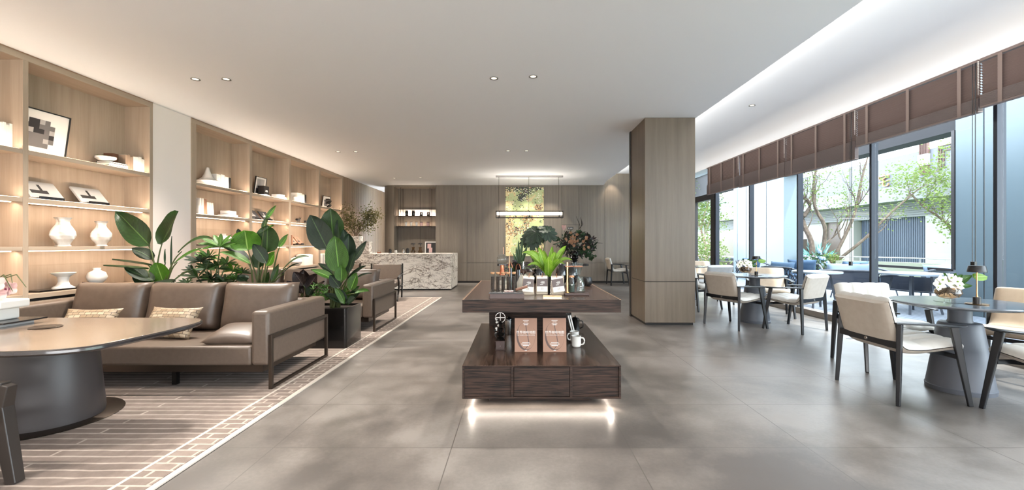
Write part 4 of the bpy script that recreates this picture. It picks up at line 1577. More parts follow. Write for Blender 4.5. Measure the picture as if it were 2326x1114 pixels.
# ================================================================ display table
DX0, DX1, DY0, DY1 = -.4155, .784, 3.324, 5.09
ZT, ZL = .827, .329
t = thing('display_table', 'two tier dark wood display table in the middle of the floor', 'table', (DX0, DY0, 0))
W_, D_ = DX1 - DX0, DY1 - DY0
MB().box(0, W_, 0, D_ - .03, ZT - .097, ZT - .0015).build('upper_tier', 'dark_veneer_x', t, bevel=.0015, bseg=1)
MB().box(.012, W_ - .012, .004, D_ - .042, ZT - .002, ZT).build('upper_surface', 'dark_veneer_y', t)
MB().box(0, .012, 0, D_ - .03, ZT - .002, ZT + .0005).box(W_ - .012, W_, 0, D_ - .03, ZT - .002, ZT + .0005).box(.012, W_ - .012, D_ - .042, D_ - .03, ZT - .002, ZT + .0005).build('edge_inlay', 'edge_trim', t)
MB().box(.10, W_ - .176, 1.62, 1.735, ZL, ZT - .097).build('rear_support', 'dark_veneer_x', t)
MB().box(.355, .93, 1.36, 1.60, ZL, ZT - .097).build('pillar', 'dark_veneer_x', t)
MB().box(0, W_, .03, D_, .077, ZL - .002).build('lower_tier', 'dark_veneer_x', t)
MB().box(0, W_, .0, D_, ZL - .0025, ZL).build('lower_surface', 'dark_veneer_y', t, bevel=.001, bseg=1)
q = MB()
z0, z1 = .077, ZL - .002
q.box(0, .016, 0, .03, z0, z1).box(W_ - .016, W_, 0, .03, z0, z1).box(.016, W_ - .016, 0, .03, z0, z0 + .014).box(.016, W_ - .016, 0, .03, z1 - .008, z1)
q.box(.368, .388, 0, .03, z0 + .014, z1 - .008).box(.812, .832, 0, .03, z0 + .014, z1 - .008)
q.build('front_frame', 'dark_veneer_x', t, bevel=.0015, bseg=1)
MB().box(.391, .809, -.002, .03, z0 + .020, z1 - .012).build('drawer', 'dark_veneer_x', t, bevel=.001, bseg=1)
MB().box(.0165, .3675, .012, .03, z0 + .0145, z1 - .0085).build('front_panel', 'dark_veneer_x', t)
MB().box(.8325, W_ - .0165, .012, .03, z0 + .0145, z1 - .0085).build('front_panel', 'dark_veneer_x', t)
MB().box(.19, 1.0, .18, D_ - .18, 0, .077).build('plinth', 'dark_veneer_x', t)
MB().box(.05, W_ - .05, .05, .062, .070, .0765).box(.05, .062, .07, D_ - .05, .070, .0765).box(W_ - .062, W_ - .05, .07, D_ - .05, .070, .0765).build('light_strip', 'led_soft', t)
light('AREA', 'table_light', (.184, DY0 + .055, .068), 1.5, (1, .86, .74), (W_ - .1, .02), rot=(math.radians(-28), 0, 0))
for x, s_ in ((DX0 + .05, -1), (DX1 - .05, 1)):
    light('AREA', 'table_light', (x, 4.2, .066), 1.2, (1, .86, .74), (.02, 1.6), rot=(0, math.radians(-25 * s_), 0))
    light('SPOT', 'table_spot', (x + .02 * -s_, DY0 + .03, .072), 1.0, (1, .88, .76), rot=(math.radians(-40), 0, 0), spot=110, blend=.8, rad=.01)

EL = .0005


def up(px, py, z=ZT):
    """point on the upper tier seen at this pixel"""
    p = fl(px, py, z)
    return V((p.x, p.y, z + EL))


# wooden box with tray in front left
a_, b_ = up(1112, 680), up(1191, 680)
t = thing('wooden_box', 'dark wooden box with tray lid at the front left of the upper tier', 'box', (a_.x, 3.36, ZT + EL))
w = b_.x - a_.x
MB().box(0, w, 0, .11, 0, .040).build('body', 'walnut', t, bevel=.002)
MB().box(-.005, w - .01, -.004, .12, .041, .05).build('tray', 'tray_black', t, bevel=.001)
for k in range(4):
    o = MB().lathe([(.006, 0), (.011, .003), (.011, .008), (.007, .010), (0, .010)], seg=14).build('macaron', 'flower_pink', None, loc=(a_.x + .12 + .017 * k, 3.40 + .008 * (k % 2), ZT + .0512), smooth=True)
    tag(o, 'small pink trinket on the tray of the wooden box', 'trinket', 'pink trinkets on the tray')
t = thing('leather_roll', 'dark brown leather roll leaning across the tray', 'roll', (a_.x + .20, 3.44, ZT + .052))
MB().tube([(0, 0, .010), (.09, .03, .034)], .011, 10).build('body', 'cover_copper', t, smooth=True, ang=50)
# test tube stand
Yt = 3.62
t = thing('tube_stand', 'pale wooden base of the row of five coffee tubes', 'stand', (at(1112, 650, Yt).x, Yt, ZT + EL))
w = (1173 - 1112) * Yt / F
MB().box(0, w, -.025, .03, 0, .016).build('base', 'walnut_light', t, bevel=.001)
MB().box(0, w, -.022, -.018, .0165, .05).build('front_plate', 'acrylic', t)
for k, px in enumerate((1119, 1131, 1143, 1155, 1167)):
    x = (px - CX) * Yt / F
    t = thing('coffee_tube', ['first', 'second', 'third', 'fourth', 'fifth'][k] + ' glass tube of dark coffee beans from the left in the row', 'tube', (x, Yt, ZT + .018), 0, 'glass coffee tubes on the upper tier')
    MB().lathe([(.002, 0), (.012, .006), (.016, .02), (.016, .165), (.018, .168)], seg=16, cap=False).build('glass', 'clear_glass', t, smooth=True)
    MB().lathe([(0, .004), (.010, .008), (.0135, .02), (.0135, .135), (0, .135)], seg=14).build('beans', 'coffee_beans', t, smooth=True)
    MB().lathe([(.0145, .155), (.0175, .170), (0, .170)], seg=14).build('stopper', 'cork', t)
# syphon
Ys = 3.95
p = at(1141, 590, Ys)
t = thing('coffee_syphon', 'glass globe coffee syphon with copper rods behind the tubes', 'coffee maker', (p.x, Ys, ZT + EL))
zc = p.z - ZT
MB().ball((0, 0, zc), .050, 22, 14).build('upper_globe', 'clear_glass', t, smooth=True)
MB().lathe([(.02, zc - .05), (.018, zc - .09), (.032, zc - .13), (.032, zc - .14), (.0, zc - .14)], seg=16).build('neck', 'copper', t, smooth=True)
MB().lathe([(.015, .05), (.04, .06), (.045, .10), (.03, .13), (.015, .135)], seg=18, cap=False).build('lower_globe', 'clear_glass', t, smooth=True)
MB().lathe([(.075, 0), (.075, .014), (0, .014)], seg=26).build('base', 'walnut', t)
MB().bar((.065, 0, .014), (.065, 0, zc + .03), .004).bar((.065, 0, .16), (.0, 0, .16), .006).bar((.01, .01, zc + .05), (.01, .01, zc + .11), .003).build('post', 'copper', t)
# dark canisters behind
for k, (px, py, h, r_) in enumerate(((1159, 640, .17, .022), (1177, 640, .155, .026))):
    Y = 4.05
    p = at(px, 590, Y)
    t = thing('canister', ('slim black glass canister behind the tubes, left', 'slim black glass canister behind the tubes, right')[k], 'canister', (p.x, Y, ZT + EL))
    MB().lathe([(r_, 0), (r_, h + .02), (r_ * .9, h + .03), (0, h + .03)], seg=18).build('body', 'black_gloss', t, smooth=True)
    MB().tube([(r_ * .8 * math.cos(a), 0, h + .03 + .05 * math.sin(a)) for a in [PI * i / 8 for i in range(9)]], .003, 5).build('handle', 'copper', t)
# glass coffee maker with wooden collar
Yc = 3.8
p = at(1189, 655, Yc)
t = thing('pour_over_flask', 'hourglass glass coffee maker with brown leather collar', 'coffee maker', (p.x, Yc, ZT + EL))
H = .27
MB().lathe([(.055, 0), (.062, .02), (.060, .09), (.025, .165), (.02, .175), (.022, .20), (.022, H - .02), (.022, H)], seg=26, cap=False).build('glass', 'clear_glass', t, smooth=True)
MB().lathe([(.052, .004), (.058, .02), (.056, .085), (.026, .155), (0, .155)], seg=22).build('coffee_filter', 'kraft_white', t, smooth=True)
MB().lathe([(.024, .168), (.03, .18), (.024, .20)], seg=20, cap=False).bar((0, -.026, .185), (.0, -.046, .10), .012, .004).build('collar', 'walnut', t, smooth=True)
# paper bags with photo labels
for k, (pxa, pxb, tilt, yy) in enumerate(((1186, 1213, .10, 3.66), (1218, 1244, 0, 3.68), (1253, 1281, -.16, 3.66))):
    pa = at(pxa, 665, yy)
    w = (pxb - pxa) * yy / F
    t = thing('coffee_bag', ('white paper coffee bag tied at the top, left of three, tilted right', 'white paper coffee bag tied at the top, middle of three, upright', 'white paper coffee bag tied at the top, right of three, beside the fern pot')[k], 'bag', (pa.x + w / 2, yy, ZT + EL), 0, 'paper coffee bags on the upper tier')
    q = MB()
    q.box(-w / 2, w / 2, -.022, .022, .0, .015)
    q.add([(-w / 2, -.024, .015), (w / 2, -.024, .015), (w / 2, .024, .015), (-w / 2, .024, .015), (-w / 2 * .96, -.012, .155), (w / 2 * .96, -.012, .155), (w / 2 * .96, .012, .155), (-w / 2 * .96, .012, .155)],
          [(0, 1, 5, 4), (1, 2, 6, 5), (2, 3, 7, 6), (3, 0, 4, 7), (4, 5, 6, 7)])
    q.build('bag', 'kraft_paper', t, bevel=.002)
    rt = (math.radians(5), tilt, 0)
    Lr = Matrix.Translation((0, -.030, .08)) @ Euler((math.radians(-5), tilt, 0)).to_matrix().to_4x4()
    q = MB(); q.M = Lr; q.box(-w * .46, w * .46, -.001, 0, -.055, .07); q.build('card', 'kraft_white', t)
    q = MB(); q.M = Lr; q.box(-w * .46, w * .46, -.002, -.001, -.012, .052); q.build('photo', 'bag_photo', t)
    q = MB(); q.M = Lr
    q.lathe([(0, 0), (.001, 0)], seg=3) if 0 else None
    q.box(-.018, .008, -.0025, -.002, .0, .008).box(-.006, .02, -.0025, -.002, .012, .03).box(-.014, -.004, -.0025, -.002, .018, .026)
    q.build('photo_figure', 'print_mid', t)
    q = MB(); q.M = Lr; q.tube([(0, -.004, .064), (0, -.008, .085), (.003, 0, .095)], .0035, 6); q.build('clip', 'walnut_light', t)
    e = (Lr.to_3x3() @ Euler((PI / 2, 0, 0)).to_matrix()).to_euler()
    pt = Lr @ V((0, -.0022, -.030))
    text('25', .024, 'print_grey', t, tuple(pt), tuple(e), 'number')
# notebook
a_ = up(1233, 679.5)
t = thing('notebook', 'small tan covered notebook at the front edge of the upper tier', 'notebook', (a_.x, 3.355, ZT + EL), rot=(0, 0, math.radians(-4)))
MB().box(0, .145, 0, .10, 0, .003).box(0, .145, 0, .10, .016, .019).box(0, .004, 0, .10, .003, .016).build('cover', 'notebook_tan', t, bevel=.001, bseg=1)
MB().box(.004, .142, .003, .097, .003, .016).build('pages', 'book_pages', t)
# drip stand at right
Yd = 3.62
a_, b_ = at(1281, 665, Yd), at(1336, 665, Yd)
t = thing('drip_stand', 'walnut board and brass pour over stand with glass cone', 'coffee stand', (a_.x, Yd, ZT + EL))
w = b_.x - a_.x
MB().box(0, w, -.05, .07, 0, .022).build('board', 'walnut', t, bevel=.003)
MB().bar((.028, 0, .022), (.028, 0, .27), .009).lathe([(.02, .022), (.02, .026), (0, .026)], (.028, 0, 0), 18).build('post', 'brass', t)
MB().box(.01, .15, -.008, .008, .232, .24).tube([(.115 + .036 * math.cos(a), .036 * math.sin(a), .236) for a in [2 * PI * k / 20 for k in range(21)]], .005, 6).build('ring', 'walnut_light', t, smooth=True)
MB().lathe([(.016, .165), (.018, .18), (.042, .265), (.045, .265), (.02, .178), (.018, .165)], (.115, 0, 0), 28, mod=lambda a, z: 1 + .05 * math.cos(14 * a), cap=False).build('glass_cone', 'clear_glass', t, smooth=True)
for k, (px, nm, lb) in enumerate(((1299, 'tea_jar', 'glass jar of dark green tea leaves with wooden lid on the walnut board'), (1319, 'glass_carafe', 'empty clear glass carafe on the walnut board'))):
    x = (px - CX) * Yd / F
    t = thing(nm, lb, 'jar' if k == 0 else 'carafe', (x, Yd + .01, ZT + .0235))
    if k == 0:
        MB().lathe([(.022, 0), (.026, .01), (.026, .08), (.019, .11), (.019, .122)], seg=20, cap=False).build('glass', 'clear_glass', t, smooth=True)
        MB().lathe([(0, .003), (.023, .004), (.024, .065), (0, .065)], seg=18).build('contents', 'tea_green', t, smooth=True)
        MB().lathe([(.021, .122), (.021, .135), (0, .135)], seg=18).build('lid', 'cork', t)
    else:
        MB().lathe([(.030, 0), (.037, .01), (.035, .06), (.024, .11), (.03, .13), (.028, .13), (.022, .11), (.033, .06), (.034, .012), (0, .005)], seg=24).build('glass', 'clear_glass', t, smooth=True)
        MB().tube([(.03, 0, .12), (.055, 0, .11), (.06, 0, .07), (.038, 0, .045)], .004, 6).build('handle', 'clear_glass', t, smooth=True)
t = thing('gooseneck_kettle', 'small metal kettle behind the pour over stand', 'kettle', (at(1272, 640, 3.95).x, 3.95, ZT + EL))
MB().lathe([(.03, 0), (.045, .03), (.04, .07), (.022, .10), (.022, .105), (0, .11)], seg=22).build('body', 'steel', t, smooth=True)
MB().tube([(-.04, 0, .05), (-.07, 0, .09), (-.08, 0, .13)], [.008, .005, .004], 7).build('spout', 'steel', t, smooth=True)
for k, (px, h, lb) in enumerate(((1275, .215, 'tall glossy black egg shaped vase, left of the pair at the rear'), (1299, .20, 'tall glossy black egg shaped vase, right of the pair at the rear'))):
    Y = 4.55
    o = MB().lathe([(.03, 0), (.05, .03), (.062, .09), (.055, .15), (.03, h - .02), (.022, h), (.016, h), (.02, h - .02), (0, h - .03)], seg=28).build('vase', 'black_gloss', None, loc=((px - CX) * Y / F, Y, ZT + EL), smooth=True, ang=70)
    tag(o, lb, 'vase')
o = MB().lathe([(.03, 0), (.045, .02), (.05, .06), (.04, .09), (0, .09)], seg=20).build('black_bowl', 'black_satin', None, loc=(at(1334, 640, 4.4).x, 4.4, ZT + EL), smooth=True)
tag(o, 'small black bowl at the rear right of the upper tier', 'bowl')


# ---------------------------------------------------------------- leaves
def blade(q, base, tip, width, face=(0, -1, .35), sag=0, fold=.12, nu=6, nv=10, prof=.75, curl=0, wav=0, peak=.8):
    base, tip = V(base), V(tip)
    d = tip - base
    L = d.length
    dn = d.normalized()
    fc = V(face).normalized()
    side = dn.cross(fc)
    if side.length < .05: side = dn.cross(V((1, 0, 0)))
    side.normalize()
    nrm = side.cross(dn).normalized()
    if nrm.dot(fc) < 0: nrm = -nrm

    def fn(u, v):
        w = width / 2 * max(0.0, math.sin(PI * min(1, max(0, v)) ** peak)) ** prof
        s_ = 2 * u - 1
        c = base + d * v + V((0, 0, 1)) * (sag * L * 4 * v * (1 - v)) + nrm * (curl * L * v * v)
        return c + side * (w * s_) + nrm * (fold * width * abs(s_) ** 1.3 + wav * width * math.sin(9 * v + (2 if s_ > 0 else 0)) * abs(s_))
    q.grid(fn, nu, nv)
    return q


def potted(name, label, px_leaves, Y, origin, pot=None, group=None, scale=1, cat='plant', stem_m='stem_green'):
    """px_leaves: (base px, py, tip px, py, width px, material, dY, options)"""
    t = thing(name, label, cat, origin, 0, group)
    o = V(origin)
    st = MB()
    for k, L in enumerate(px_leaves):
        bx, by, tx, ty, wd, m_, dy = L[:7]
        op = L[7] if len(L) > 7 else {}
        op = dict(op)
        dt = op.pop('dt', 0)
        stem = op.pop('stem', True)
        b_ = at(bx, by, Y + dy) - o
        e_ = at(tx, ty, Y + dy + dt) - o
        q = MB()
        blade(q, b_, e_, wd * .86 * (Y + dy) / F, **op)
        q.build('leaf', m_, t, smooth=True, ang=80)
        if stem:
            r0 = V((random.Random(k).uniform(-.06, .06), random.Random(k + 9).uniform(-.06, .06), pot[3] - .02 if pot else 0))
            mid = (r0 + b_) / 2 + V((r0.x * .3, 0, .04))
            st.tube([r0, r0 * .6 + mid * .4 + V((0, 0, .02)), mid, b_ * .7 + mid * .3 + V((0, 0, .01)), b_ + (e_ - b_) * .1], [.013 * scale, .012 * scale, .010 * scale, .008 * scale, .005 * scale], 6)
    if st.v: st.build('stem', stem_m, t, smooth=True)
    if pot:
        w, d, _, h = pot
        q = MB()
        q.prism(rrect(-w / 2, w / 2, -d / 2, d / 2, .03, 5), .0, h - .04)
        for a_, b2 in ((0, 0),):
            ou, inn = rrect(-w / 2, w / 2, -d / 2, d / 2, .03, 5), rrect(-w / 2 + .02, w / 2 - .02, -d / 2 + .02, d / 2 - .02, .02, 5)
            n = len(ou)
            q.add([(x, y, z) for z, rg_ in ((h - .04, ou), (h, ou), (h, inn), (h - .04, inn)) for x, y in rg_],
                  [(j * n + i, j * n + (i + 1) % n, (j + 1) * n + (i + 1) % n, (j + 1) * n + i) for j in range(3) for i in range(n)])
        q.build('planter', 'planter_black', t, smooth=True)
        MB().box(-w / 2 + .02, w / 2 - .02, -d / 2 + .02, d / 2 - .02, h - .041, h - .03).build('soil', 'soil', t)
    return t


UPF = dict(face=(0, -.5, .85))
S, Dk, Br, Md = 'leaf_strelitzia', 'leaf_dark', 'leaf_bright', 'leaf_mid'
PH = .48
potted('strelitzia', 'broad leaved green plant behind the left cushion of the near sofa', [
    (342, 560, 266, 481, 62, S, 0, dict(fold=.10, wav=.03)),
    (366, 556, 406, 480, 62, S, .05, dict(fold=.15, face=(-.4, -1, .2), wav=.03)),
    (350, 592, 300, 566, 34, Dk, .05, dict(face=(0, -.6, .8), sag=.05)),
    (345, 604, 255, 591, 12, S, 0, dict(face=(0, -.3, 1), fold=.3)),
    (338, 612, 235, 605, 13, S, -.1, dict(face=(0, -.3, 1), fold=.3)),
    (352, 640, 282, 609, 36, Dk, -.1, dict(face=(0, -.5, .8))),
    (372, 645, 355, 597, 52, Br, -.02, dict(fold=.1, prof=.5)),
    (390, 612, 391, 537, 6, S, .05, dict(face=(0, -1, 0), fold=.4)),
    (376, 600, 376, 566, 6, S, .05, dict(fold=.4)),
    (405, 575, 484, 543, 24, S, 0, dict(face=(0, -.6, 1), sag=.16)),
    (396, 600, 460, 566, 20, Md, -.1, dict(face=(0, -.7, 1), sag=.08)),
    (400, 640, 345, 645, 24, Dk, -.15, dict(face=(0, -.5, 1))),
    (380, 655, 440, 615, 20, S, -.1, dict(face=(0, -.5, 1), sag=.1)),
    (350, 660, 300, 630, 30, Dk, -.12, dict(face=(0, -.5, 1))),
    (340, 668, 296, 648, 26, Dk, 0, dict(face=(0, -.5, 1))),
], 5.13, (-4.21, 5.13, 0), (.42, .42, 0, PH), 'potted plants behind the near sofa')

# philodendron: deeply cut leaves
t = thing('philodendron', 'bushy cut leaved green plant in the middle behind the near sofa', 'plant', (-3.75, 5.45, 0), 0, 'potted plants behind the near sofa')
o_ = V((-3.75, 5.45, 0))
st = MB()
rr = random.Random(5)
for k, (cx_, cy_, r_, m_) in enumerate(((455, 590, 34, Dk), (475, 580, 30, Md), (497, 605, 32, S), (515, 595, 28, Md), (530, 610, 30, Br), (450, 625, 34, S), (480, 630, 30, Dk), (510, 635, 28, S), (540, 630, 24, Md), (440, 612, 26, Dk), (470, 605, 30, S), (500, 555, 46, Md), (425, 640, 22, S), (550, 615, 22, S))):
    Y = 5.35 + .03 * (k % 5)
    c = at(cx_, cy_ + 6, Y) - o_
    q = MB()
    R = r_ * Y / F
    nf = 9
    for f in range(nf):
        a = -.3 + (PI + .6) * f / (nf - 1)
        e_ = c + V((math.cos(a) * R, rr.uniform(-.5, .2) * R, math.sin(a) * R * .62 + .01))
        blade(q, c, e_, R * .24, face=(0, -.7, .8), nu=2, nv=6, sag=.05, fold=.1, peak=1.1)
    q.build('leaf', m_, t, smooth=True, ang=80)
    b0 = V((rr.uniform(-.08, .08), rr.uniform(-.08, .08), PH - .03))
    st.tube([b0, (b0 + c) / 2 + V((0, 0, .04)), c], [.011, .009, .006], 6)
st.build('stem', 'stem_green', t, smooth=True)
q = MB(); q.prism(rrect(-.22, .22, -.22, .22, .03, 5), 0, PH); q.build('planter', 'planter_black', t, smooth=True)

potted('strelitzia', 'bright green broad leaved plant behind the right cushion of the near sofa', [
    (563, 570, 556, 524, 78, Br, -.05, dict(face=(0, -.8, .6), prof=.42, fold=.06, wav=.02)),
    (606, 575, 608, 512, 64, S, 0, dict(face=(.1, -1, .1), prof=.55, fold=.05)),
    (583, 535, 622, 513, 26, Br, .02, dict(face=(0, -.5, 1), stem=False)),
    (596, 520, 610, 492, 16, S, .0, dict(face=(-.3, -1, 0))),
    (604, 498, 628, 467, 15, Md, .0, dict(face=(-.3, -1, 0))),
    (545, 535, 541, 520, 14, Dk, 0, dict(stem=False)),
    (634, 562, 655, 533, 20, Md, -.05, dict(face=(-.3, -1, .3))),
    (567, 592, 494, 560, 26, Dk, -.02, dict(face=(0, -.5, 1), sag=.10)),
    (570, 602, 497, 575, 22, Md, -.12, dict(face=(0, -.6, 1), sag=.10)),
    (606, 600, 575, 555, 32, Dk, -.1, dict(face=(.3, -1, .4), sag=.05)),
    (608, 605, 625, 572, 34, Br, -.05, dict(face=(-.2, -1, .5))),
    (590, 610, 582, 570, 34, S, 0, dict()),
    (644, 612, 702, 584, 22, S, -.1, dict(face=(0, -.4, 1), sag=.14)),
    (640, 625, 680, 600, 16, 'leaf_dark', -.15, dict(face=(0, -.4, 1), sag=.12)),
    (618, 640, 634, 600, 18, S, -.1, dict()),
    (560, 640, 540, 628, 34, Dk, -.1, dict(face=(0, -.4, 1))),
    (600, 650, 612, 618, 20, S, 0, dict()),
], 5.45, (-3.2, 5.45, 0), (.46, .46, 0, PH), 'potted plants behind the near sofa')

potted('burgundy_plant', 'low dark burgundy leaved plant between the sofa and tall planter', [
    (690, 650, 668, 618, 34, 'leaf_burgundy', -.1, dict()),
    (692, 655, 690, 612, 40, 'leaf_burgundy', 0, dict()),
    (695, 660, 722, 622, 36, 'leaf_burgundy', -.05, dict()),
    (690, 668, 650, 640, 28, 'leaf_burgundy', -.12, dict(face=(0, -.5, 1))),
    (705, 668, 738, 640, 26, 'leaf_burgundy', -.1, dict(face=(0, -.5, 1))),
    (682, 660, 672, 632, 26, 'leaf_dark', .05, dict()),
    (700, 672, 712, 648, 24, 'leaf_dark', -.12, dict()),
], 5.48, (-2.66, 5.48, 0), (.26, .46, 0, .46), None)

# tall plant in the square black planter
big = [
    (745, 569, 705, 489, 62, Dk, -.08, dict(fold=.08, prof=.65, face=(.1, -1, .15))),
    (757, 552, 751, 474, 66, S, .08, dict(fold=.06, prof=.6)),
    (770, 620, 761, 536, 62, Md, -.14, dict(fold=.06, prof=.62)),
    (768, 566, 768, 500, 22, Dk, .0, dict(face=(-.6, -1, 0), fold=.2)),
    (790, 584, 780, 520, 30, Dk, .05, dict(face=(.5, -1, 0))),
    (790, 590, 792, 530, 40, Dk, .0, dict(fold=.15, face=(.3, -1, .1))),
    (800, 596, 834, 548, 24, Dk, -.05, dict(face=(-.2, -1, .4))),
    (790, 622, 808, 570, 28, Dk, -.08, dict(face=(-.4, -1, .3))),
    (756, 612, 748, 570, 30, Dk, .05, dict()),
    (758, 636, 706, 614, 26, Md, -.1, dict(face=(0, -.6, 1), sag=.05)),
    (762, 626, 722, 600, 22, Dk, 0, dict(face=(0, -.6, 1), sag=.05)),
    (776, 640, 775, 602, 34, Md, -.16, dict()),
    (790, 634, 832, 605, 20, Dk, -.05, dict(face=(0, -.6, 1), sag=.06)),
    (796, 660, 812, 620, 34, Md, -.12, dict(face=(-.2, -1, .5))),
    (806, 668, 840, 663, 22, Md, -.1, dict(face=(0, -.5, 1), sag=.1)),
    (772, 655, 750, 625, 30, Dk, -.14, dict()),
    (800, 640, 845, 622, 16, Dk, -.02, dict(face=(0, -.4, 1), sag=.1)),
]
rr = random.Random(21)
for k in range(16):
    a = rr.uniform(0, 6.28)
    bx, by = 786 + 8 * math.cos(a), 692 + rr.uniform(-3, 2)
    tx, ty = bx + rr.uniform(-42, 34), by - rr.uniform(8, 44)
    big.append((bx, by, tx, ty, rr.uniform(16, 26), rr.choice((Dk, Dk, S, Md)), rr.uniform(-.16, .12), dict(face=(rr.uniform(-.4, .4), -.7, .9), sag=.08, stem=False)))
t = potted('strelitzia', 'tall dark green broad leaved plant in a square black planter on the rug', big, 5.42, (-2.27, 5.455, 0), (.50, .51, 0, PH), None)
q = MB()
for k in range(40):
    c = at(rr.uniform(710, 745), rr.uniform(648, 684), rr.uniform(5.25, 5.6)) - V((-2.27, 5.455, 0))
    for f in range(6):
        a = rr.uniform(0, 6.28)
        blade(q, c, c + V((math.cos(a), math.sin(a) * .7, rr.uniform(.2, .9))) * .06, .014, nu=2, nv=3, peak=1)
q.build('foliage', 'leaf_mid', t, smooth=True, ang=80)

# ---------------------------------------------------------------- plants on / behind the display table
t = thing('fern_pot', 'bright lime green fern in a slim black vase on the upper tier', 'plant', (at(1245, 660, 3.72).x, 3.72, ZT + EL))
o_ = V(t.location)
MB().lathe([(.014, 0), (.017, .005), (.026, .145), (.022, .145), (.018, .13), (0, .12)], seg=20).build('vase', 'black_satin', t, smooth=True)
q = MB()
for (tx, ty, w_, sg, dy) in ((1184, 576, 15, .22, -.05), (1196, 606, 10, .25, -.1), (1205, 585, 14, .12, .05), (1222, 562, 15, .05, .0), (1231, 585, 13, .08, -.1), (1246, 580, 18, 0, -.12), (1262, 572, 16, .05, 0), (1286, 560, 16, .06, .05), (1272, 590, 14, .1, -.1), (1300, 592, 11, .25, 0), (1285, 602, 9, .3, -.08), (1215, 600, 12, .15, .1), (1255, 560, 13, 0, .1), (1235, 570, 14, .02, .1), (1278, 575, 14, .1, .1), (1205, 570, 12, .15, .1)):
    blade(q, (0, 0, .14), at(tx, ty, 3.72 + dy) - o_, w_ * 1.05 * 3.7 / F, face=(0, -.7, .7), sag=sg, fold=.25, nu=4, nv=12, prof=.6, wav=.05, peak=.9)
q.build('foliage', 'leaf_fern', t, smooth=True, ang=80)


def monstera_leaf(q, c, R, ang, face):
    """heart shaped leaf with finger lobes"""
    z = V(face).normalized()
    x = V((math.cos(ang), 0, math.sin(ang)))
    x = (x - z * x.dot(z)).normalized()
    y = z.cross(x)
    n = 9
    for s_ in (-1, 1):
        for k in range(5):
            a = s_ * (.12 + k * .52)
            L = R * (1.0 - .09 * k)
            e = V(c) + x * (L * math.cos(a)) + y * (L * math.sin(a)) - z * (L * .12)
            b0 = V(c) + x * (R * .0)
            blade(q, b0, e, R * .36, face=z, nu=2, nv=7, prof=.55, fold=.03, peak=1.5)


t = thing('monstera', 'dark split leaved plant behind the display table in front of the artwork', 'plant', (at(1222, 620, 4.75).x, 4.78, ZT + EL))
o_ = V(t.location)
st = MB()
for k, (px, py, r_, an, fc) in enumerate(((1218, 528, 30, -1.9, (-.2, -1, .3)), (1206, 535, 26, -2.5, (-.3, -1, .3)), (1228, 525, 30, -1.5, (0, -1, .25)), (1244, 528, 28, -.7, (.3, -1, .4)), (1232, 520, 24, .4, (0, -.6, 1)), (1200, 545, 24, -2.7, (-.3, -.9, .4)), (1212, 545, 26, -1.7, (0, -1, .3)))):
    c = at(px, py, 4.75 + .03 * (k % 3)) - o_
    q = MB()
    monstera_leaf(q, c, r_ * 4.75 / F, an, fc)
    q.build('leaf', 'leaf_dark', t, smooth=True, ang=80)
    st.tube([(0, 0, .08), c * .5 + V((.02 * (k - 3), .02, .05)), c], [.006, .005, .004], 5)
st.build('stem', 'stem_green', t, smooth=True)
MB().lathe([(.05, 0), (.07, .05), (.065, .12), (.05, .15), (0, .14)], seg=24).build('vase', 'black_gloss', t, smooth=True)
t = thing('dark_leaf_plant', 'low dark leaved plant at the rear left of the upper tier', 'plant', (at(1178, 620, 4.7).x, 4.72, ZT + EL))
o_ = V(t.location)
q = MB(); q2 = MB()
rr = random.Random(33)
for k in range(34):
    a = rr.uniform(-.2, PI + .2)
    L = rr.uniform(.08, .17)
    c0 = V((rr.uniform(-.05, .05), rr.uniform(-.05, .05), .12 + rr.uniform(0, .05)))
    e = c0 + V((math.cos(a) * L, rr.uniform(-.08, .05), math.sin(a) * L * .75))
    blade(q if k % 3 else q2, c0, e, .05, face=(rr.uniform(-.5, .5), -.8, .8), nu=3, nv=6, sag=.1)
q.build('foliage', 'leaf_burgundy', t, smooth=True, ang=80)
for tx, ty in ((1178, 545), (1188, 540), (1172, 560), (1200, 552), (1166, 575), (1195, 565)):
    blade(q2, (0, 0, .1), at(tx, ty, 4.7) - o_, .035, sag=.03, nu=3, nv=8)
q2.build('tall_leaves', 'leaf_strelitzia', t, smooth=True, ang=80)
MB().lathe([(.05, 0), (.075, .05), (.07, .12), (0, .12)], seg=22).build('pot', 'black_gloss', t, smooth=True)

# long table under the pendant with the flower arrangement
t = thing('long_table', 'long dark table under the pendant lamp, mostly hidden', 'table', (-.55, 12.0, 0))
MB().prism(rrect(0, 2.5, 0, .9, .05), .64, .70).build('table_top', 'table_rim', t, bevel=.005)
for x in (.5, 2.0):
    MB().lathe([(.26, 0), (.24, .05), (.14, .64)], (x, .45, 0), 28).build('pedestal', 'pedestal_leather', t, smooth=True)
YF = 12.3
c0 = at(1304, 598, YF)
t = thing('flower_arrangement', 'large mixed flower arrangement with twigs in a ribbed dark vase', 'flowers', (c0.x, YF, .7005))
o_ = V(t.location)
MB().lathe([(.07, 0), (.09, .02), (.075, .05), (.11, .08), (.09, .11), (.13, .15), (.11, .19), (.15, .24), (.13, .29), (.15, .33), (.13, .35), (0, .33)], seg=28).build('vase', 'black_gloss', t, smooth=True, ang=50)
fl1, fl2, fl3, fo, tw = MB(), MB(), MB(), MB(), MB()
rr = random.Random(4)
for k in range(330):
    a, b_ = rr.uniform(0, 2 * PI), rr.random() ** .5
    px, py = 1309 + 44 * b_ * math.cos(a), 556 + 26 * b_ * math.sin(a)
    c = at(px, py, YF + rr.uniform(-.3, .3)) - o_
    d = V((rr.uniform(-1, 1), rr.uniform(-1, .6), rr.uniform(-.6, 1))).normalized()
    blade([fo, fo, fl3][k % 3], c, c + d * rr.uniform(.1, .2), .05, nu=2, nv=4)
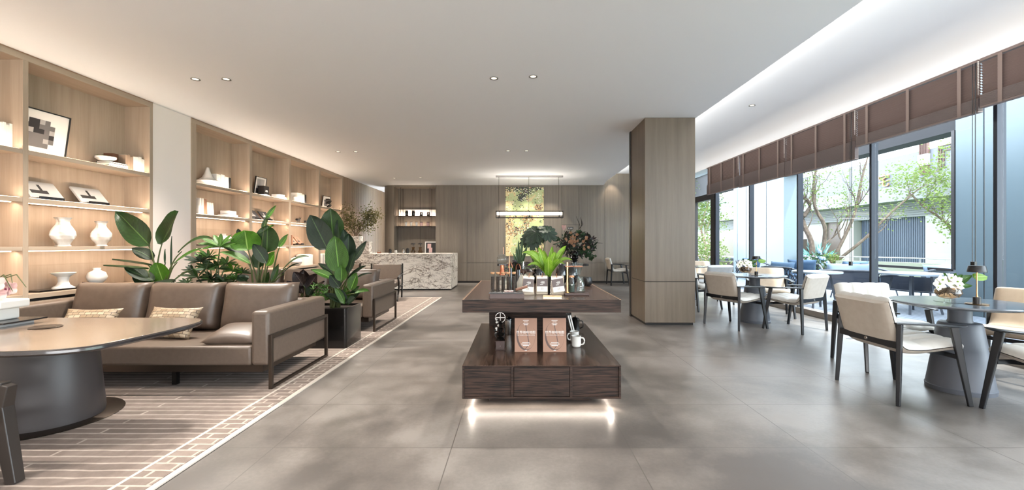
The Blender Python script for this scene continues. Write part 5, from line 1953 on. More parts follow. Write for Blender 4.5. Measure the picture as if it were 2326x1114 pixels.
for k in range(26):
    px, py = rr.choice(((1300, 552), (1303, 534), (1331, 545), (1335, 560), (1290, 548), (1310, 545)))
    c = at(px + rr.uniform(-9, 9), py + rr.uniform(-7, 7), YF - .3) - o_
    bloom(fl1, c, .048, (rr.uniform(-.6, .6), -1, .4), 6, .5, k)
for px, py in ((1330, 575), (1336, 580), (1345, 585), (1325, 568), (1318, 532)):
    for k in range(12):
        c = at(px + rr.uniform(-8, 8), py + rr.uniform(-7, 7), YF - .2) - o_
        bloom(fl2, c, .045, (rr.uniform(-.6, .6), -1, .4), 4, .4, k)
fo.build('foliage', 'leaf_dark', t, smooth=True, ang=80)
fl3.build('grey_foliage', 'leaf_burgundy', t, smooth=True, ang=80)
fl1.build('orange_blooms', 'flower_orange', t, smooth=True, ang=80)
fl2.build('eucalyptus', 'leaf_outdoor_deep', t, smooth=True, ang=80)
for pts in (((1305, 560), (1313, 535), (1316, 510), (1309, 492)), ((1308, 560), (1318, 530), (1321, 505), (1319, 494)), ((1320, 558), (1345, 552), (1358, 552), (1369, 553)), ((1325, 556), (1345, 549), (1360, 547)), ((1345, 552), (1350, 546), (1359, 544)), ((1296, 560), (1288, 540), (1282, 525)), ((1316, 520), (1324, 510), (1320, 498)), ((1325, 552), (1340, 541), (1346, 538))):
    tw.tube([at(x, y, YF) - o_ for x, y in pts], [.012] * (len(pts) - 1) + [.004], 5)
tw.build('twigs', 'stem_dark', t, smooth=True)
q = MB()
for k in range(12):
    a = k * PI / 6
    c = at(1281, 524, YF) - o_
    blade(q, c, c + V((math.cos(a) * .06, math.sin(a) * .05, .15)), .045, nu=2, nv=5)
q.build('protea', 'flower_pink', t, smooth=True, ang=80)
light('AREA', 'table_glow', (0, -20, 0), .001) if 0 else None

# ---------------------------------------------------------------- lower tier items
YB_ = 3.96
for k, (px0, px1) in enumerate(((1169, 1219.5), (1233, 1285.5))):
    a_, b_ = at(px0, 802, 3.78), at(px1, 802, 3.78)
    w = b_.x - a_.x
    h = .285
    t = thing('coffee_book', ('brown hardcover coffee atlas standing on the lower tier, left copy', 'brown hardcover coffee atlas standing on the lower tier, right copy')[k], 'book', (a_.x, 3.735, ZL + .0008), rot=(math.radians(-8), 0, math.radians(-.5)))
    MB().box(0, w, 0, .003, 0, h).box(0, w, .024, .027, 0, h).box(0, .004, .003, .024, 0, h).build('cover', 'cover_brown', t, bevel=.0008, bseg=1)
    MB().box(.004, w - .003, .003, .024, .003, h - .003).build('pages', 'book_pages', t)
    # coffee bean drawing
    q = MB()
    cxb, czb, ra, rb = w * .5, h * .47, w * .42, h * .42
    n = 40
    for i in range(n):
        a1, a2 = 2 * PI * i / n, 2 * PI * (i + 1) / n
        for_w = lambda a: .0012 + .016 * max(0, math.cos(a + 2.45)) ** 1.4 if 1 else 0
        P = lambda a, k_: (cxb + (ra - k_) * math.cos(a), -.0004, czb + (rb - k_) * math.sin(a))
        if math.sin(a1) > .55 and math.cos(a1) > -.3: continue
        q.add([P(a1, 0), P(a2, 0), P(a2, for_w(a2)), P(a1, for_w(a1))], [(0, 1, 2, 3)])
    s_ = [(w * .5, h * .86), (w * .50, h * .75), (w * .53, h * .62), (w * .58, h * .5), (w * .60, h * .4), (w * .63, h * .3), (w * .60, h * .2), (w * .52, h * .13), (w * .42, h * .06)]
    for (x0, z0), (x1, z1) in zip(s_, s_[1:]):
        q.add([(x0 - .003, -.0004, z0), (x0 + .004, -.0004, z0), (x1 + .004, -.0004, z1), (x1 - .003, -.0004, z1)], [(0, 1, 2, 3)])
    q.build('bean_drawing', 'bean_shade', t)
    R9 = (PI / 2, 0, 0)
    text('世界咖啡地图', .0275, 'print_white', t, (w * .5, -.001, h * .575), R9, 'title_text', ext=.0003)
    text('THE WORLD ATLAS OF COFFEE', .0115, 'print_white', t, (w * .5, -.001, h * .495), R9, 'subtitle_text', sx=.93)
    for zz, ww in ((.93, .26), (.885, .18), (.83, .24), (.80, .17), (.28, .32), (.235, .40), (.19, .28), (.05, .10)):
        MB().box(w * .5 - w * ww / 2, w * .5 + w * ww / 2, -.0006, -.0002, h * zz - .0022, h * zz + .0022).build('print_line', 'print_white', t)
# coffee grinder with an ornate top
a_ = at(1136, 798, 3.80)
t = thing('coffee_grinder', 'ornate hand coffee grinder with brown wooden drawer base', 'grinder', (a_.x, 3.83, ZL + .0006))
MB().box(-.043, .043, -.04, .04, .0, .008).box(-.038, .038, -.036, .036, .008, .074).box(-.043, .043, -.04, .04, .074, .081).build('drawer_base', 'walnut', t, bevel=.0015)
MB().ball((0, -.044, .04), .004, 8, 6).build('knob', 'steel', t)
q = MB()
q.lathe([(.03, .083), (.036, .10), (.014, .112), (.034, .128), (.038, .14), (.012, .15), (.02, .165), (.026, .18), (.01, .19), (.012, .215), (.02, .228), (.01, .24), (.006, .25)], (0, 0, 0), 22)
q.tube([(-.03, 0, .10), (-.045, .0, .13), (-.04, 0, .17), (-.02, 0, .20)], .006, 6).tube([(.03, 0, .10), (.04, 0, .15), (.03, 0, .19)], .005, 6)
q.ball((-.045, 0, .165), .012, 8, 6).ball((-.052, 0, .195), .010, 8, 6).ball((.035, -.01, .20), .010, 8, 6)
q.build('ornament', 'black_metal', t, smooth=True, ang=60)
q = MB()
q.tube([(.043 * math.cos(a), .012, .275 + .043 * math.sin(a)) for a in [2 * PI * i / 28 for i in range(29)]], .0042, 6)
q.bar((-.04, .012, .275), (.04, .012, .275), .005).bar((0, .012, .235), (0, .012, .317), .005)
q.build('wheel', 'steel', t, smooth=True, ang=60)
q = MB()
for k in range(9):
    r_ = random.Random(k)
    q.ball((r_.uniform(-.045, .0), r_.uniform(-.02, .02), .12 + .017 * k), .010, 8, 6)
q.build('white_bells', 'white_ceramic', t, smooth=True)
# tumbler
p = at(1155, 750, 4.45)
t = thing('tumbler', 'steel travel tumbler with black lid on the lower tier', 'tumbler', (p.x, 4.45, ZL + .0006))
MB().lathe([(.027, 0), (.029, .004), (.036, .145), (0, .145)], seg=26).build('body', 'steel', t, smooth=True)
MB().lathe([(.038, .146), (.038, .165), (.034, .17), (.022, .172), (.018, .182), (0, .182)], seg=26).build('lid', 'black_gloss', t, smooth=True, ang=50)
# mugs
mg = thing('mug', 'white mug on the lower tier, the front one with its handle to the right', 'mug', (at(1310, 792, 3.9).x, 3.93, ZL + .0006), math.radians(-15), 'white mugs on the lower tier')
MB().lathe([(.028, 0), (.036, .004), (.042, .018), (.042, .094), (.044, .098), (.041, .098), (.038, .09), (.037, .02), (0, .012)], seg=30).build('body', 'white_ceramic', mg, smooth=True, ang=60)
MB().tube([(.040, 0, .082), (.062, 0, .080), (.073, 0, .055), (.062, 0, .028), (.040, 0, .022)], .006, 8).build('handle', 'white_ceramic', mg, smooth=True)
dup(mg, (at(1304, 779, 4.15).x, 4.13, ZL + .0006), math.radians(200), 'white mug on the lower tier, the rear one')
# slim books and tools at the rear right
for k in range(2):
    p = at(1290 + 5 * k, 756, 4.4)
    t = thing('slim_book', ('slim pale book leaning at the rear right, the left one', 'slim pale book leaning at the rear right, the right one')[k], 'book', (p.x + .04, 4.32 + .02 * k, ZL + .001), rot=(0, math.radians(-14), 0))
    MB().box(0, .014, 0, .15, .0, .22).build('cover', 'cover_grey', t, bevel=.001)
    MB().box(.003, .011, -.0008, .0, .003, .217).build('pages', 'paper_white', t)
t = thing('french_press', 'black coffee press with curved handle behind the mugs', 'coffee press', (at(1303, 745, 4.6).x + .02, 4.62, ZL + .0006))
MB().lathe([(.045, 0), (.045, .12), (.048, .125), (.03, .145), (.008, .15), (.008, .165), (0, .165)], seg=24).build('body', 'black_gloss', t, smooth=True, ang=50)
MB().tube([(.044, 0, .11), (.075, 0, .105), (.08, 0, .05), (.044, 0, .03)], .006, 7).build('handle', 'black_gloss', t, smooth=True)
t = thing('black_pitcher', 'dark milk pitcher at the rear of the lower tier', 'pitcher', (at(1287, 745, 4.5).x - .01, 4.68, ZL + .0006))
MB().lathe([(.04, 0), (.045, .02), (.034, .08), (.038, .1), (0, .095)], seg=24).build('body', 'black_satin', t, smooth=True, ang=50)
MB().tube([(-.036, 0, .09), (-.06, 0, .08), (-.058, 0, .04), (-.04, 0, .025)], .005, 7).build('handle', 'black_satin', t, smooth=True)

# ================================================================ dining chairs and tables
PROF = [(.270, .418), (.255, .438), (.20, .446), (.08, .432), (-.04, .418), (-.13, .418), (-.185, .432), (-.222, .475), (-.245, .545), (-.268, .63), (-.292, .72), (-.312, .785), (-.318, .797)]


def prof_at(v):
    x = v * (len(PROF) - 1)
    i = min(int(x), len(PROF) - 2)
    p0, p1, p2, p3 = PROF[max(i - 1, 0)], PROF[i], PROF[i + 1], PROF[min(i + 2, len(PROF) - 1)]
    u = x - i
    f = lambda a, b, c, d: .5 * (2 * b + (c - a) * u + (2 * a - 5 * b + 4 * c - d) * u * u + (3 * b - a - 3 * c + d) * u ** 3)
    return f(p0[0], p1[0], p2[0], p3[0]), f(p0[1], p1[1], p2[1], p3[1])


def dining_chair(label, loc, rz, back='chair_leather', pad='chair_front_leather', tuft=True, group='cream armchairs at the round tables'):
    t = thing('dining_armchair', label, 'chair', loc, rz, group)
    w, th = .57, .042
    K, NV = 32, 40

    def ring(v, front):
        y, z = prof_at(v)
        y2, z2 = prof_at(min(1, v + .01)); y1, z1 = prof_at(max(0, v - .01))
        d = V((0, y2 - y1, z2 - z1)).normalized()
        n = V((0, -d.z, d.y))          # towards the sitter's side
        if n.z < 0 and v < .5: n = -n
        if v >= .5 and n.y < 0: n = -n
        taper = min(1, (v / .05) ** .5 if v < .05 else 1, ((1 - v) / .05) ** .5 if v > .95 else 1)
        ww = w * (1 - .03 * (1 - min(1, v * 6)))
        pts = []
        for k in range(K + 1):
            s_ = 2 * k / K - 1
            e_ = max(0, 1 - abs(s_) ** 7) ** .5
            x = s_ * ww / 2
            if front:
                tf = 0
                if tuft:
                    tf = .015 * (abs(math.sin(PI * (s_ * .5 + .5) * 4)) ** .5) * (abs(math.sin(PI * (v * 6 + .05))) ** .2 if v < .8 else 1)
                off = (.003 + (th + tf) * e_) * taper
            else:
                off = -(.003 + (th - .004) * e_) * taper
            c = V((x, y, z)) + n * off
            pts.append(c)
        return pts
    for nm, fr, m_ in (('padded_front', True, pad), ('shell', False, back)):
        q = MB()
        rows = [ring(j / NV, fr) for j in range(NV + 1)]
        n = K + 1
        fs = [(j * n + i, j * n + i + 1, (j + 1) * n + i + 1, (j + 1) * n + i) if fr else (j * n + i, (j + 1) * n + i, (j + 1) * n + i + 1, j * n + i + 1) for j in range(NV) for i in range(K)]
        q.add([p for r_ in rows for p in r_], fs)
        q.build(nm, m_, t, smooth=True, ang=90)
    E = 'ebony'
    for s_ in (-1, 1):
        MB().bar((.325 * s_, -.275, 0), (.303 * s_, -.245, .625), .028, .03, .036, .05).build('leg', E, t, bevel=.005)
        MB().bar((.335 * s_, .27, 0), (.300 * s_, .175, .605), .028, .03, .036, .052).build('leg', E, t, bevel=.005)
        q = MB()
        q.tube([(.300 * s_, -.275, .63), (.308 * s_, -.20, .632), (.322 * s_, -.05, .626), (.330 * s_, .10, .616), (.322 * s_, .20, .612), (.296 * s_, .275, .612)], [.018, .024, .026, .027, .026, .014], 8, .42)
        q.build('armrest', E, t, smooth=True, ang=50)
        MB().bar((.20 * s_, .20, .372), (.20 * s_, -.25, .44), .02, .03).build('side_rail', E, t, bevel=.003)
    MB().box(-.305, .305, -.268, -.246, .432, .485).build('back_rail', E, t, bevel=.004)
    MB().box(-.30, .30, .19, .21, .355, .39).build('front_rail', E, t, bevel=.004)
    MB().lathe([(.0, 0), (.016, 0), (.014, .004), (0, .005)], seg=16, cap=False).build('badge', 'steel', t, loc=(.0, -.2685, .458), rot=(PI / 2, 0, 0))
    return t


CH = dining_chair('cream armchair at the near table, seen from behind, on its left', (3.205, 3.71, 0), math.radians(-90))
dining_chair('cream tufted armchair facing the camera beyond the near table', (3.75, 4.52, 0), math.radians(176))
dup(CH, (3.86, 3.07, 0), 0, 'cream armchair cut by the right edge, arm crossing the near table base')
dining_chair('smooth beige armchair right of the near table against the glass', (4.62, 4.08, 0), math.radians(108), 'beige_leather', 'beige_leather', False)
dup(CH, (3.30, 6.68, 0), math.atan2(.36, .93) - PI / 2, 'cream armchair at the middle table, back to the camera')
dup(CH, (4.05, 6.43, 0), math.atan2(.86, -.50) - PI / 2, 'cream armchair right of the middle table, in side view')
dining_chair('smooth beige armchair behind the middle table', (4.38, 7.66, 0), math.radians(160), 'beige_leather', 'beige_leather', False)
dup(CH, (3.46, 8.42, 0), math.radians(-150), 'tufted white armchair partly hidden by the column')
dining_chair('pale grey armchair beyond the tufted one next to the column', (4.05, 9.2, 0), math.radians(10), 'grey_leather', 'grey_leather', False)
dining_chair('smooth beige armchair farthest behind beside the column, near the garden door', (4.45, 10.7, 0), math.radians(170), 'beige_leather', 'beige_leather', False)
dup(CH, (3.06, 13.4, 0), math.radians(-90), 'cream armchair alone by the back wall left of the column')


def round_table(label, loc, r=.475):
    t = thing('round_table', label, 'table', loc, 0, 'round pedestal tables')
    MB().lathe([(0, .722), (r - .03, .722), (r, .738), (r, .745), (r - .006, .75), (0, .75)], seg=72, cap=False).build('table_top', 'slate_top', t, smooth=True, ang=35)
    MB().lathe([(.225, .0), (.228, .035), (.222, .04), (.145, .56), (.135, .575), (.09, .58), (0, .58)], seg=48).build('pedestal', 'pedestal_grey', t, smooth=True, ang=40)
    MB().lathe([(.085, .58), (.078, .60), (.078, .722)], seg=32).build('neck', 'pedestal_grey', t, smooth=True, ang=40)
    MB().lathe([(0, .7502), (.15, .7502), (.152, .752), (0, .7525)], (-.02, .0, 0), 40, cap=False).build('inlay_ring', 'table_rim', t)
    return t


round_table('near round grey table on a conical pedestal, orchids and lamp on it', (3.80, 3.78, 0))
round_table('middle round grey table on a conical pedestal, by the column', (3.80, 7.05, 0), .46)
round_table('far round table half hidden behind the column', (3.85, 9.95, 0), .46)
round_table('farthest round table by the back wall, only its edge visible', (3.78, 13.0, 0), .46)


def orchid_bowl(label, loc, s=1, flip=1):
    t = thing('orchid_bowl', label, 'flowers', loc)
    t.scale = (s, s, s)
    MB().lathe([(.035, 0), (.036, .004), (.030, .01), (.030, .045)], seg=24, cap=False).build('foot', 'clear_glass', t, smooth=True)
    MB().lathe([(.03, .046), (.085, .065), (.112, .105), (.108, .14), (.082, .165), (.078, .165), (.104, .138), (.106, .105), (.08, .07), (0, .052)], seg=36, cap=False).build('bowl', 'smoke_glass', t, smooth=True)
    q = MB()
    r_ = random.Random(2)
    for k in range(12):
        a = k * .55
        q.tube([(0, 0, .16), (.04 * math.cos(a), .04 * math.sin(a), .12), (.085 * math.cos(a + .3), .085 * math.sin(a + .3), .085)], .004, 5)
    q.build('twigs', 'stem_dark', t, smooth=True)
    q, q2, q3 = MB(), MB(), MB()
    for k, (x, z, r) in enumerate(((-.14, .205, .062), (-.11, .25, .05), (-.05, .235, .058), (.0, .20, .07), (.045, .23, .066), (-.02, .27, .05), (.06, .19, .06), (-.16, .17, .045))):
        bloom(q, (x * flip, -.05, z), r, (.1 * (k - 3), -1, .35), 5, .3, k)
        q2.ball((x * flip, -.06, z), .009, 6, 5)
    for k, (x, z, dx, dz) in enumerate(((.02, .2, .10, .10), (.03, .2, .16, .05), (.05, .18, .17, .0), (-.02, .22, -.06, .10), (.08, .22, .14, .07), (.0, .2, .05, .12))):
        blade(q3, (x * flip, 0, z), ((x + dx) * flip, -.03, z + dz), .07, face=(0, -.8, .6), fold=.15)
    q.build('blooms', 'flower_white', t, smooth=True, ang=80)
    q2.build('bloom_centres', 'leaf_fern', t, smooth=True)
    q3.build('foliage', 'leaf_mid', t, smooth=True, ang=80)
    q = MB()
    q.tube([(.06 * flip, -.02, .2), (.15 * flip, -.02, .25), (.24 * flip, -.03, .28)], .0025, 5)
    q.build('stem', 'stem_green', t)
    q = MB()
    c = V((.30 * flip, -.04, .28))
    blade(q, c - V((.075, 0, 0)), c + V((.075, 0, 0)), .09, face=(0, -.8, .5), prof=.4, fold=-.1)
    q.build('round_leaf', 'leaf_fern', t, smooth=True, ang=80)
    return t


orchid_bowl('smoked glass bowl of white orchids on the near round table', (3.60, 3.68, .7527), .80)
orchid_bowl('smoked glass bowl of white orchids on the middle round table', (3.59, 6.93, .7527), .82)


def table_lamp(label, loc):
    t = thing('table_lamp', label, 'lamp', loc, 0, 'small brass table lamps')
    MB().lathe([(.095, 0), (.096, .003), (0, .003)], seg=32).build('base_plate', 'brass', t)
    MB().lathe([(.033, .003), (.033, .055), (.030, .058), (0, .058)], seg=26).build('base', 'black_satin', t, smooth=True, ang=40)
    MB().lathe([(.010, .058), (.007, .075), (.006, .26)], seg=14).build('pole', 'brass', t, smooth=True)
    MB().lathe([(.078, .262), (.079, .268), (.068, .312), (.064, .316), (0, .316)], seg=36).build('lamp_shade', 'black_satin', t, smooth=True, ang=40)
    return t


table_lamp('slim brass table lamp with black shade on the near round table', (3.79, 3.63, .7530))
_l1 = bpy.data.objects['table_lamp']; _l1.scale = (.78, .78, 1)
l2 = table_lamp('slim brass table lamp with black shade on the middle round table', (3.80, 7.0, .7530))
l2.scale = (.8, .8, .95)
o = MB().box(0, .13, 0, .05, 0, .002).build('floor_socket', 'black_metal', None, loc=(4.33, 7.06, .0005), rz=.5)
tag(o, 'small dark metal socket cover in the floor near the glass', 'floor socket')
o = MB().box(0, .13, 0, .05, 0, .002).build('floor_socket', 'black_metal', None, loc=(4.35, 5.75, .0005), rz=.5)
tag(o, 'small dark metal socket cover in the floor left of the near chairs', 'floor socket')

# ================================================================ window blinds
def blind(label, y0, y1, zs, zb, cord=None, gap=.012):
    t = thing('window_blind', label, 'blind', (4.9, y0, 0), 0, 'brown slatted window blinds')
    L = y1 - y0 - gap
    q = MB()
    z = zs + .012
    while z < 3.17:
        q.bar((0, gap / 2, z), (0, L, z), .036, .004, up=(.80, 0, .6))
        z += .0285
    q.build('slats', 'blind_wood', t)
    MB().box(-.03, .03, gap / 2, L, 3.17, 3.199).build('headrail', 'blind_wood', t)
    q = MB()
    n = max(5, int((zs - zb) / .011))
    h = (zs - zb - .02) / n
    for k in range(n):
        q.box(-.027, .027, gap / 2, L, zb + .02 + k * h, zb + .02 + (k + .86) * h)
    q.build('slat_stack', 'blind_stack', t)
    MB().box(-.029, .029, gap / 2, L, zb, zb + .018).build('bottom_rail', 'blind_wood', t, bevel=.003)
    nt_ = 3 if L > 1.2 else 2
    for k in range(nt_):
        yy = L * (.12 + .76 * k / (nt_ - 1))
        MB().box(-.034, -.031, yy - .02, yy + .02, zb, 3.18).build('ladder_tape', 'blind_tape', t)
    if cord:
        MB().bar((-.04, cord[0] - y0, cord[1]), (-.04, cord[0] - y0, 3.17), .006).bar((-.04, cord[0] - y0 + .03, cord[1]), (-.04, cord[0] - y0 + .03, 3.17), .005).build('cord', 'black_satin', t)
        MB().box(-.055, -.025, cord[0] - y0 - .005, cord[0] - y0 + .04, cord[1] - .06, cord[1]).build('cord_weight', 'black_satin', t, bevel=.003)
    return t


def chain(y, label):
    q = MB()
    z = 2.9
    while z < 3.18:
        q.ball((0, 0, z), .007, 6, 4)
        z += .017
    q.bar((0, 0, 2.82), (0, 0, 3.18), .003)
    o = q.build('blind_chain', 'paper_white', None, loc=(4.868, y, 0))
    tag(o, label, 'chain', 'pale bead chains between the blinds')


blind('brown slatted blind cut by the right edge of the picture', 2.99, 4.65, 2.82, 2.68)
blind('brown slatted blind second from the right, a long dark cord at its right end', 4.65, 6.35, 2.79, 2.64, (4.67, 1.06))
blind('brown slatted blind third from the right, a dark cord at its right end', 6.35, 8.03, 2.74, 2.47, (6.40, .99))
blind('brown slatted blind fourth from the right', 8.03, 9.70, 2.745, 2.48)
blind('brown slatted blind farthest from the camera, beside the column', 9.70, 11.34, 2.75, 2.50)
for yy, lb in ((4.65, 'pale bead chain between the two rightmost blinds'), (6.35, 'pale bead chain between the second and third blinds from the right'), (8.03, 'pale bead chain between the third and fourth blinds from the right'), (9.70, 'pale bead chain between the two farthest blinds')):
    chain(yy, lb)

# ================================================================ outside: clad piers, beam
def pier(n, y0, y1, joints):
    q = MB()
    js = [y0] + joints + [y1]
    for a, b in zip(js, js[1:]):
        q.box(8.0, 8.55, a + .012, b - .012, -.02, 4.2)
    struct(q.build('pier_%d' % n, 'clad_panel', bevel=.004))
    q = MB().box(8.02, 8.5, y0 + .02, y1 - .02, -.02, 4.19)
    struct(q.build('trim_%d' % (30 + n), 'clad_joint'))


pier(1, 3.0, 8.05, [4.6, 6.9, 7.55])
pier(2, 13.2, 16.3, [14.15, 15.4, 16.0])
struct(MB().box(8.0, 8.5, -4, 24, 4.2, 4.5).build('trim_40', 'dark_frame'))
struct(MB().box(8.05, 8.45, 8.05, 24, 3.33, 4.2).build('beam_1', 'beam_dark'))
struct(MB().box(7.99, 8.03, 8.05, 8.11, .77, 3.33).box(7.99, 8.03, 8.11, 10.6, .74, .79).build('trim_41', 'dark_frame'))

# building across the garden
D = 16.0
struct(MB().box(D, D + .5, 6, 40, 3.55, 4.93).build('facade_upper', 'facade_wall'))
struct(MB().box(D - .9, D + .5, 6, 40, 2.95, 3.55).build('facade_eave', 'facade_band'))
q = MB()
for k in range(7):
    q.box(D - .02 - .01 * (k % 2), D + .4, 6, 40, 2.34 + .087 * k, 2.34 + .087 * k + .078)
struct(q.build('facade_band', 'facade_band'))
struct(MB().box(D - .15, D + .4, 15.9, 17.1, 0, 2.34).box(D - .15, D + .4, 20.75, 21.6, 0, 2.34).box(D + .1, D + .5, 23.0, 40, 0, 2.34).box(D + .1, D + .5, 6, 14.9, 0, 2.34).build('facade_pillars', 'facade_white'))
struct(MB().box(D + .2, D + .5, 14.9, 15.9, 0, 2.34).box(D + .2, D + .5, 21.6, 23.0, 0, 2.34).build('facade_recess', 'clad_joint'))
struct(MB().box(D + .5, D + 6, 6, 40, 0, 4.6).build('facade_block', 'facade_wall'))
q = MB()
yy = 17.1
while yy < 20.7:
    q.box(D + .18, D + .24, yy, yy + .075, .1, 2.34)
    yy += .1
q.box(D + .24, D + .3, 17.1, 20.75, .1, 2.34)
mat('blue_slat', (60, 70, 90), .6)
struct(q.build('door_2', 'blue_slat'))
t = thing('slatted_sign', 'tall pale brown slatted sign box with white block on the far facade', 'sign', (D - .12, 17.05, 3.95))
q = MB()
for k in range(5):
    q.box(0, .1, .08 * k, .08 * k + .045, .0, 1.38)
q.build('slats', 'terracotta_slat', t)
MB().box(-.03, .11, -.01, .39, .36, .80).build('panel', 'facade_white', t)
MB().bar((.05, .38, 1.38), (.05, 1.05, 1.62), .05).build('bracket', 'terracotta_slat', t)
t = thing('square_emblem', 'pale brown square emblem of nested frames on the far facade', 'sign', (D - .05, 15.7, 3.95))
for k in range(3):
    a, w = .10 * k, 1.0 - .2 * k
    q = MB()
    q.box(0, .04, a, a + .03, a, 1.0 - a).box(0, .04, 1 - a - .03, 1 - a, a, 1.0 - a).box(0, .04, a, 1 - a, 1 - a - .03, 1 - a)
    q.build('frame', 'terracotta_slat', t)
t = thing('wall_lettering', 'pale orange character mounted on the far grey facade', 'sign', (D - .06, 19.15, 3.95))
text('宅', .62, 'flower_orange', t, (0, 0, 0), (PI / 2, 0, -PI / 2), 'lettering', ext=.03)

# curved parapet with rail
t = thing('curved_parapet', 'low curved pale green planter wall with white rail across the terrace', 'wall', (0, 0, 0))
q, q2 = MB(), MB()
pts = []
for k in range(21):
    f = k / 20
    y = 10.6 + 4.8 * f
    x = 11.6 + 1.1 * math.sin(PI * f * .9) - .8 * f
    pts.append((x, y))
for (x0, y0), (x1, y1) in zip(pts, pts[1:]):
    q.add([(x0, y0, -.02), (x1, y1, -.02), (x1 + .25, y1, -.02), (x0 + .25, y0, -.02), (x0, y0, .66), (x1, y1, .66), (x1 + .25, y1, .66), (x0 + .25, y0, .66)], [(0, 1, 5, 4), (1, 2, 6, 5), (2, 3, 7, 6), (3, 0, 4, 7), (4, 5, 6, 7)])
q.build('wall', 'parapet', t, weld=True)
q2.tube([(x + .12, y, .80) for x, y in pts], .018, 6)
for x, y in pts[::3]: q2.bar((x + .12, y, .66), (x + .12, y, .80), .015)
q2.build('rail', 'facade_white', t, smooth=True)

# planting bed behind the terrace
struct(MB().box(9.6, 12.6, 15.2, 21, -.02, .42).build('ground_planting_bed', 'soil'))


def shrub(name, label, c, r, n, size, m_, m2=None, group=None, fl=None, h=None):
    t = thing(name, label, 'shrub', (c[0], c[1], c[2]), 0, group)
    q, s_, f_ = MB(), MB(), MB()
    r_ = random.Random(hash(label) % 1000 if 0 else len(label) * 7)
    for k in range(n):
        d = V((r_.gauss(0, 1), r_.gauss(0, 1), abs(r_.gauss(0, 1)))).normalized() * r_.uniform(.55, 1)
        p = V((d.x * r[0], d.y * r[1], d.z * r[2] + .05))
        leaves(q, [(p, None)], 1, size, .1, r_, .5)
        if fl and k % 9 == 0:
            p2 = V((d.x * r[0], d.y * r[1], d.z * r[2] + .1)) * 1.05
            f_.ball(p2, size * .45, 6, 4)
    for k in range(7):
        a = k * .9
        s_.tube([(0, 0, 0), (r[0] * .4 * math.cos(a), r[1] * .4 * math.sin(a), r[2] * .6)], [.02, .01], 5)
    q.build('foliage', m_, t)
    s_.build('stem', 'bark', t)
    if fl: f_.build('blooms', fl, t, smooth=True)
    return t


shrub('hydrangea', 'dark green bush with pale blooms beside the clad pier outside', (8.75, 12.95, -.02), (.62, .62, .95), 900, .13, 'leaf_outdoor_deep', fl='outdoor_pale')
shrub('flower_bush', 'purple flowering bush under the big tree outside', (10.3, 15.6, .42), (.6, .4, .32), 420, .09, 'leaf_outdoor_deep', fl='flower_purple')
shrub('flower_bush', 'pale green feathery bush right of the big tree outside', (11.2, 15.75, .42), (.45, .4, .5), 420, .10, 'leaf_outdoor')
shrub('hedge_bush', 'round leafy bush left of the clad pier outside', (7.6, 18.3, -.02), (1.3, 1.0, 1.7), 1500, .13, 'leaf_outdoor')
t = thing('agave', 'pale teal spiky agave at the foot of the big tree outside', 'plant', (11.35, 16.6, .42))
q = MB()
r_ = random.Random(8)
for k in range(34):
    a = k * 2.4
    e = r_.uniform(.35, 1.2)
    blade(q, (0, 0, .1), V((math.cos(a) * math.cos(e), math.sin(a) * math.cos(e), math.sin(e))) * r_.uniform(.7, 1.0) + V((0, 0, .1)), .12, nu=2, nv=5, fold=.3, peak=.6, face=(-.6, -.6, .5))
q.build('leaves', 'leaf_agave', t, smooth=True, ang=80)


def tree(label, base, starts, seed, L, r, depth, nleaf, size, rad, m_='leaf_outdoor', spread=.55, bark='bark_light', up=.3):
    rr = random.Random(seed)
    t = thing('tree', label, 'tree', base, 0, 'garden trees outside')
    q, tips = MB(), []
    for pts, rs, n in starts:
        pts = [V(p) for p in pts]
        q.tube(pts, [x * .62 for x in rs], 8)
        for i in range(1, len(pts)):
            d = (pts[i] - pts[i - 1]).normalized()
            for _ in range(n):
                dd = (d + V((rr.uniform(-1, 1), rr.uniform(-1, 1), rr.uniform(-.2, .9))) * spread).normalized()
                twig(q, pts[i], dd, L, rs[i] * .32, depth, tips, rr, spread, up, 4)
    q.build('trunk', bark, t, smooth=True)
    q = MB()
    leaves(q, tips, nleaf, size, rad, rr, .5)
    q.build('foliage', m_, t)
    return t


tree('large bare trunked tree with light green leaves outside behind the sofas', (11.0, 16.4, .42), [
    ([(0, 0, 0), (-.05, 0, .9), (-.3, .1, 1.7), (-.1, 0, 2.3), (-.7, .1, 3.0), (-1.1, 0, 4.2)], [.17, .14, .13, .11, .09, .05], 1),
    ([(.2, -.1, 0), (.35, -.1, .8), (.3, -.2, 1.5), (-.05, -.2, 2.2), (-.15, -.3, 3.1), (.1, -.3, 4.3)], [.14, .12, .11, .09, .07, .04], 1),
    ([(.45, -.2, 0), (.8, -.4, .9), (1.1, -.6, 1.9), (1.25, -.7, 3.0), (1.5, -.8, 4.2)], [.12, .10, .08, .06, .03], 2),
    ([(.5, -.2, 0), (1.3, -.8, 1.0), (1.9, -1.2, 1.9), (2.6, -1.5, 2.7)], [.10, .08, .06, .03], 2),
    ([(.1, 0, 0), (-.7, .4, .6), (-1.3, .7, 1.2), (-1.5, .9, 2.2)], [.09, .07, .05, .03], 2),
], 3, .85, .1, 2, 6, .09, .40, spread=.6)
tree('light green tree in front of the white pillar outside, right side', (14.4, 14.6, .15), [
    ([(0, 0, 0), (.0, -.1, 1.2), (-.2, .0, 1.8), (-.5, .5, 2.4), (-.6, .9, 2.9)], [.09, .08, .06, .05, .03], 3),
], 9, .62, .06, 2, 9, .11, .4, spread=.9, up=-.1)
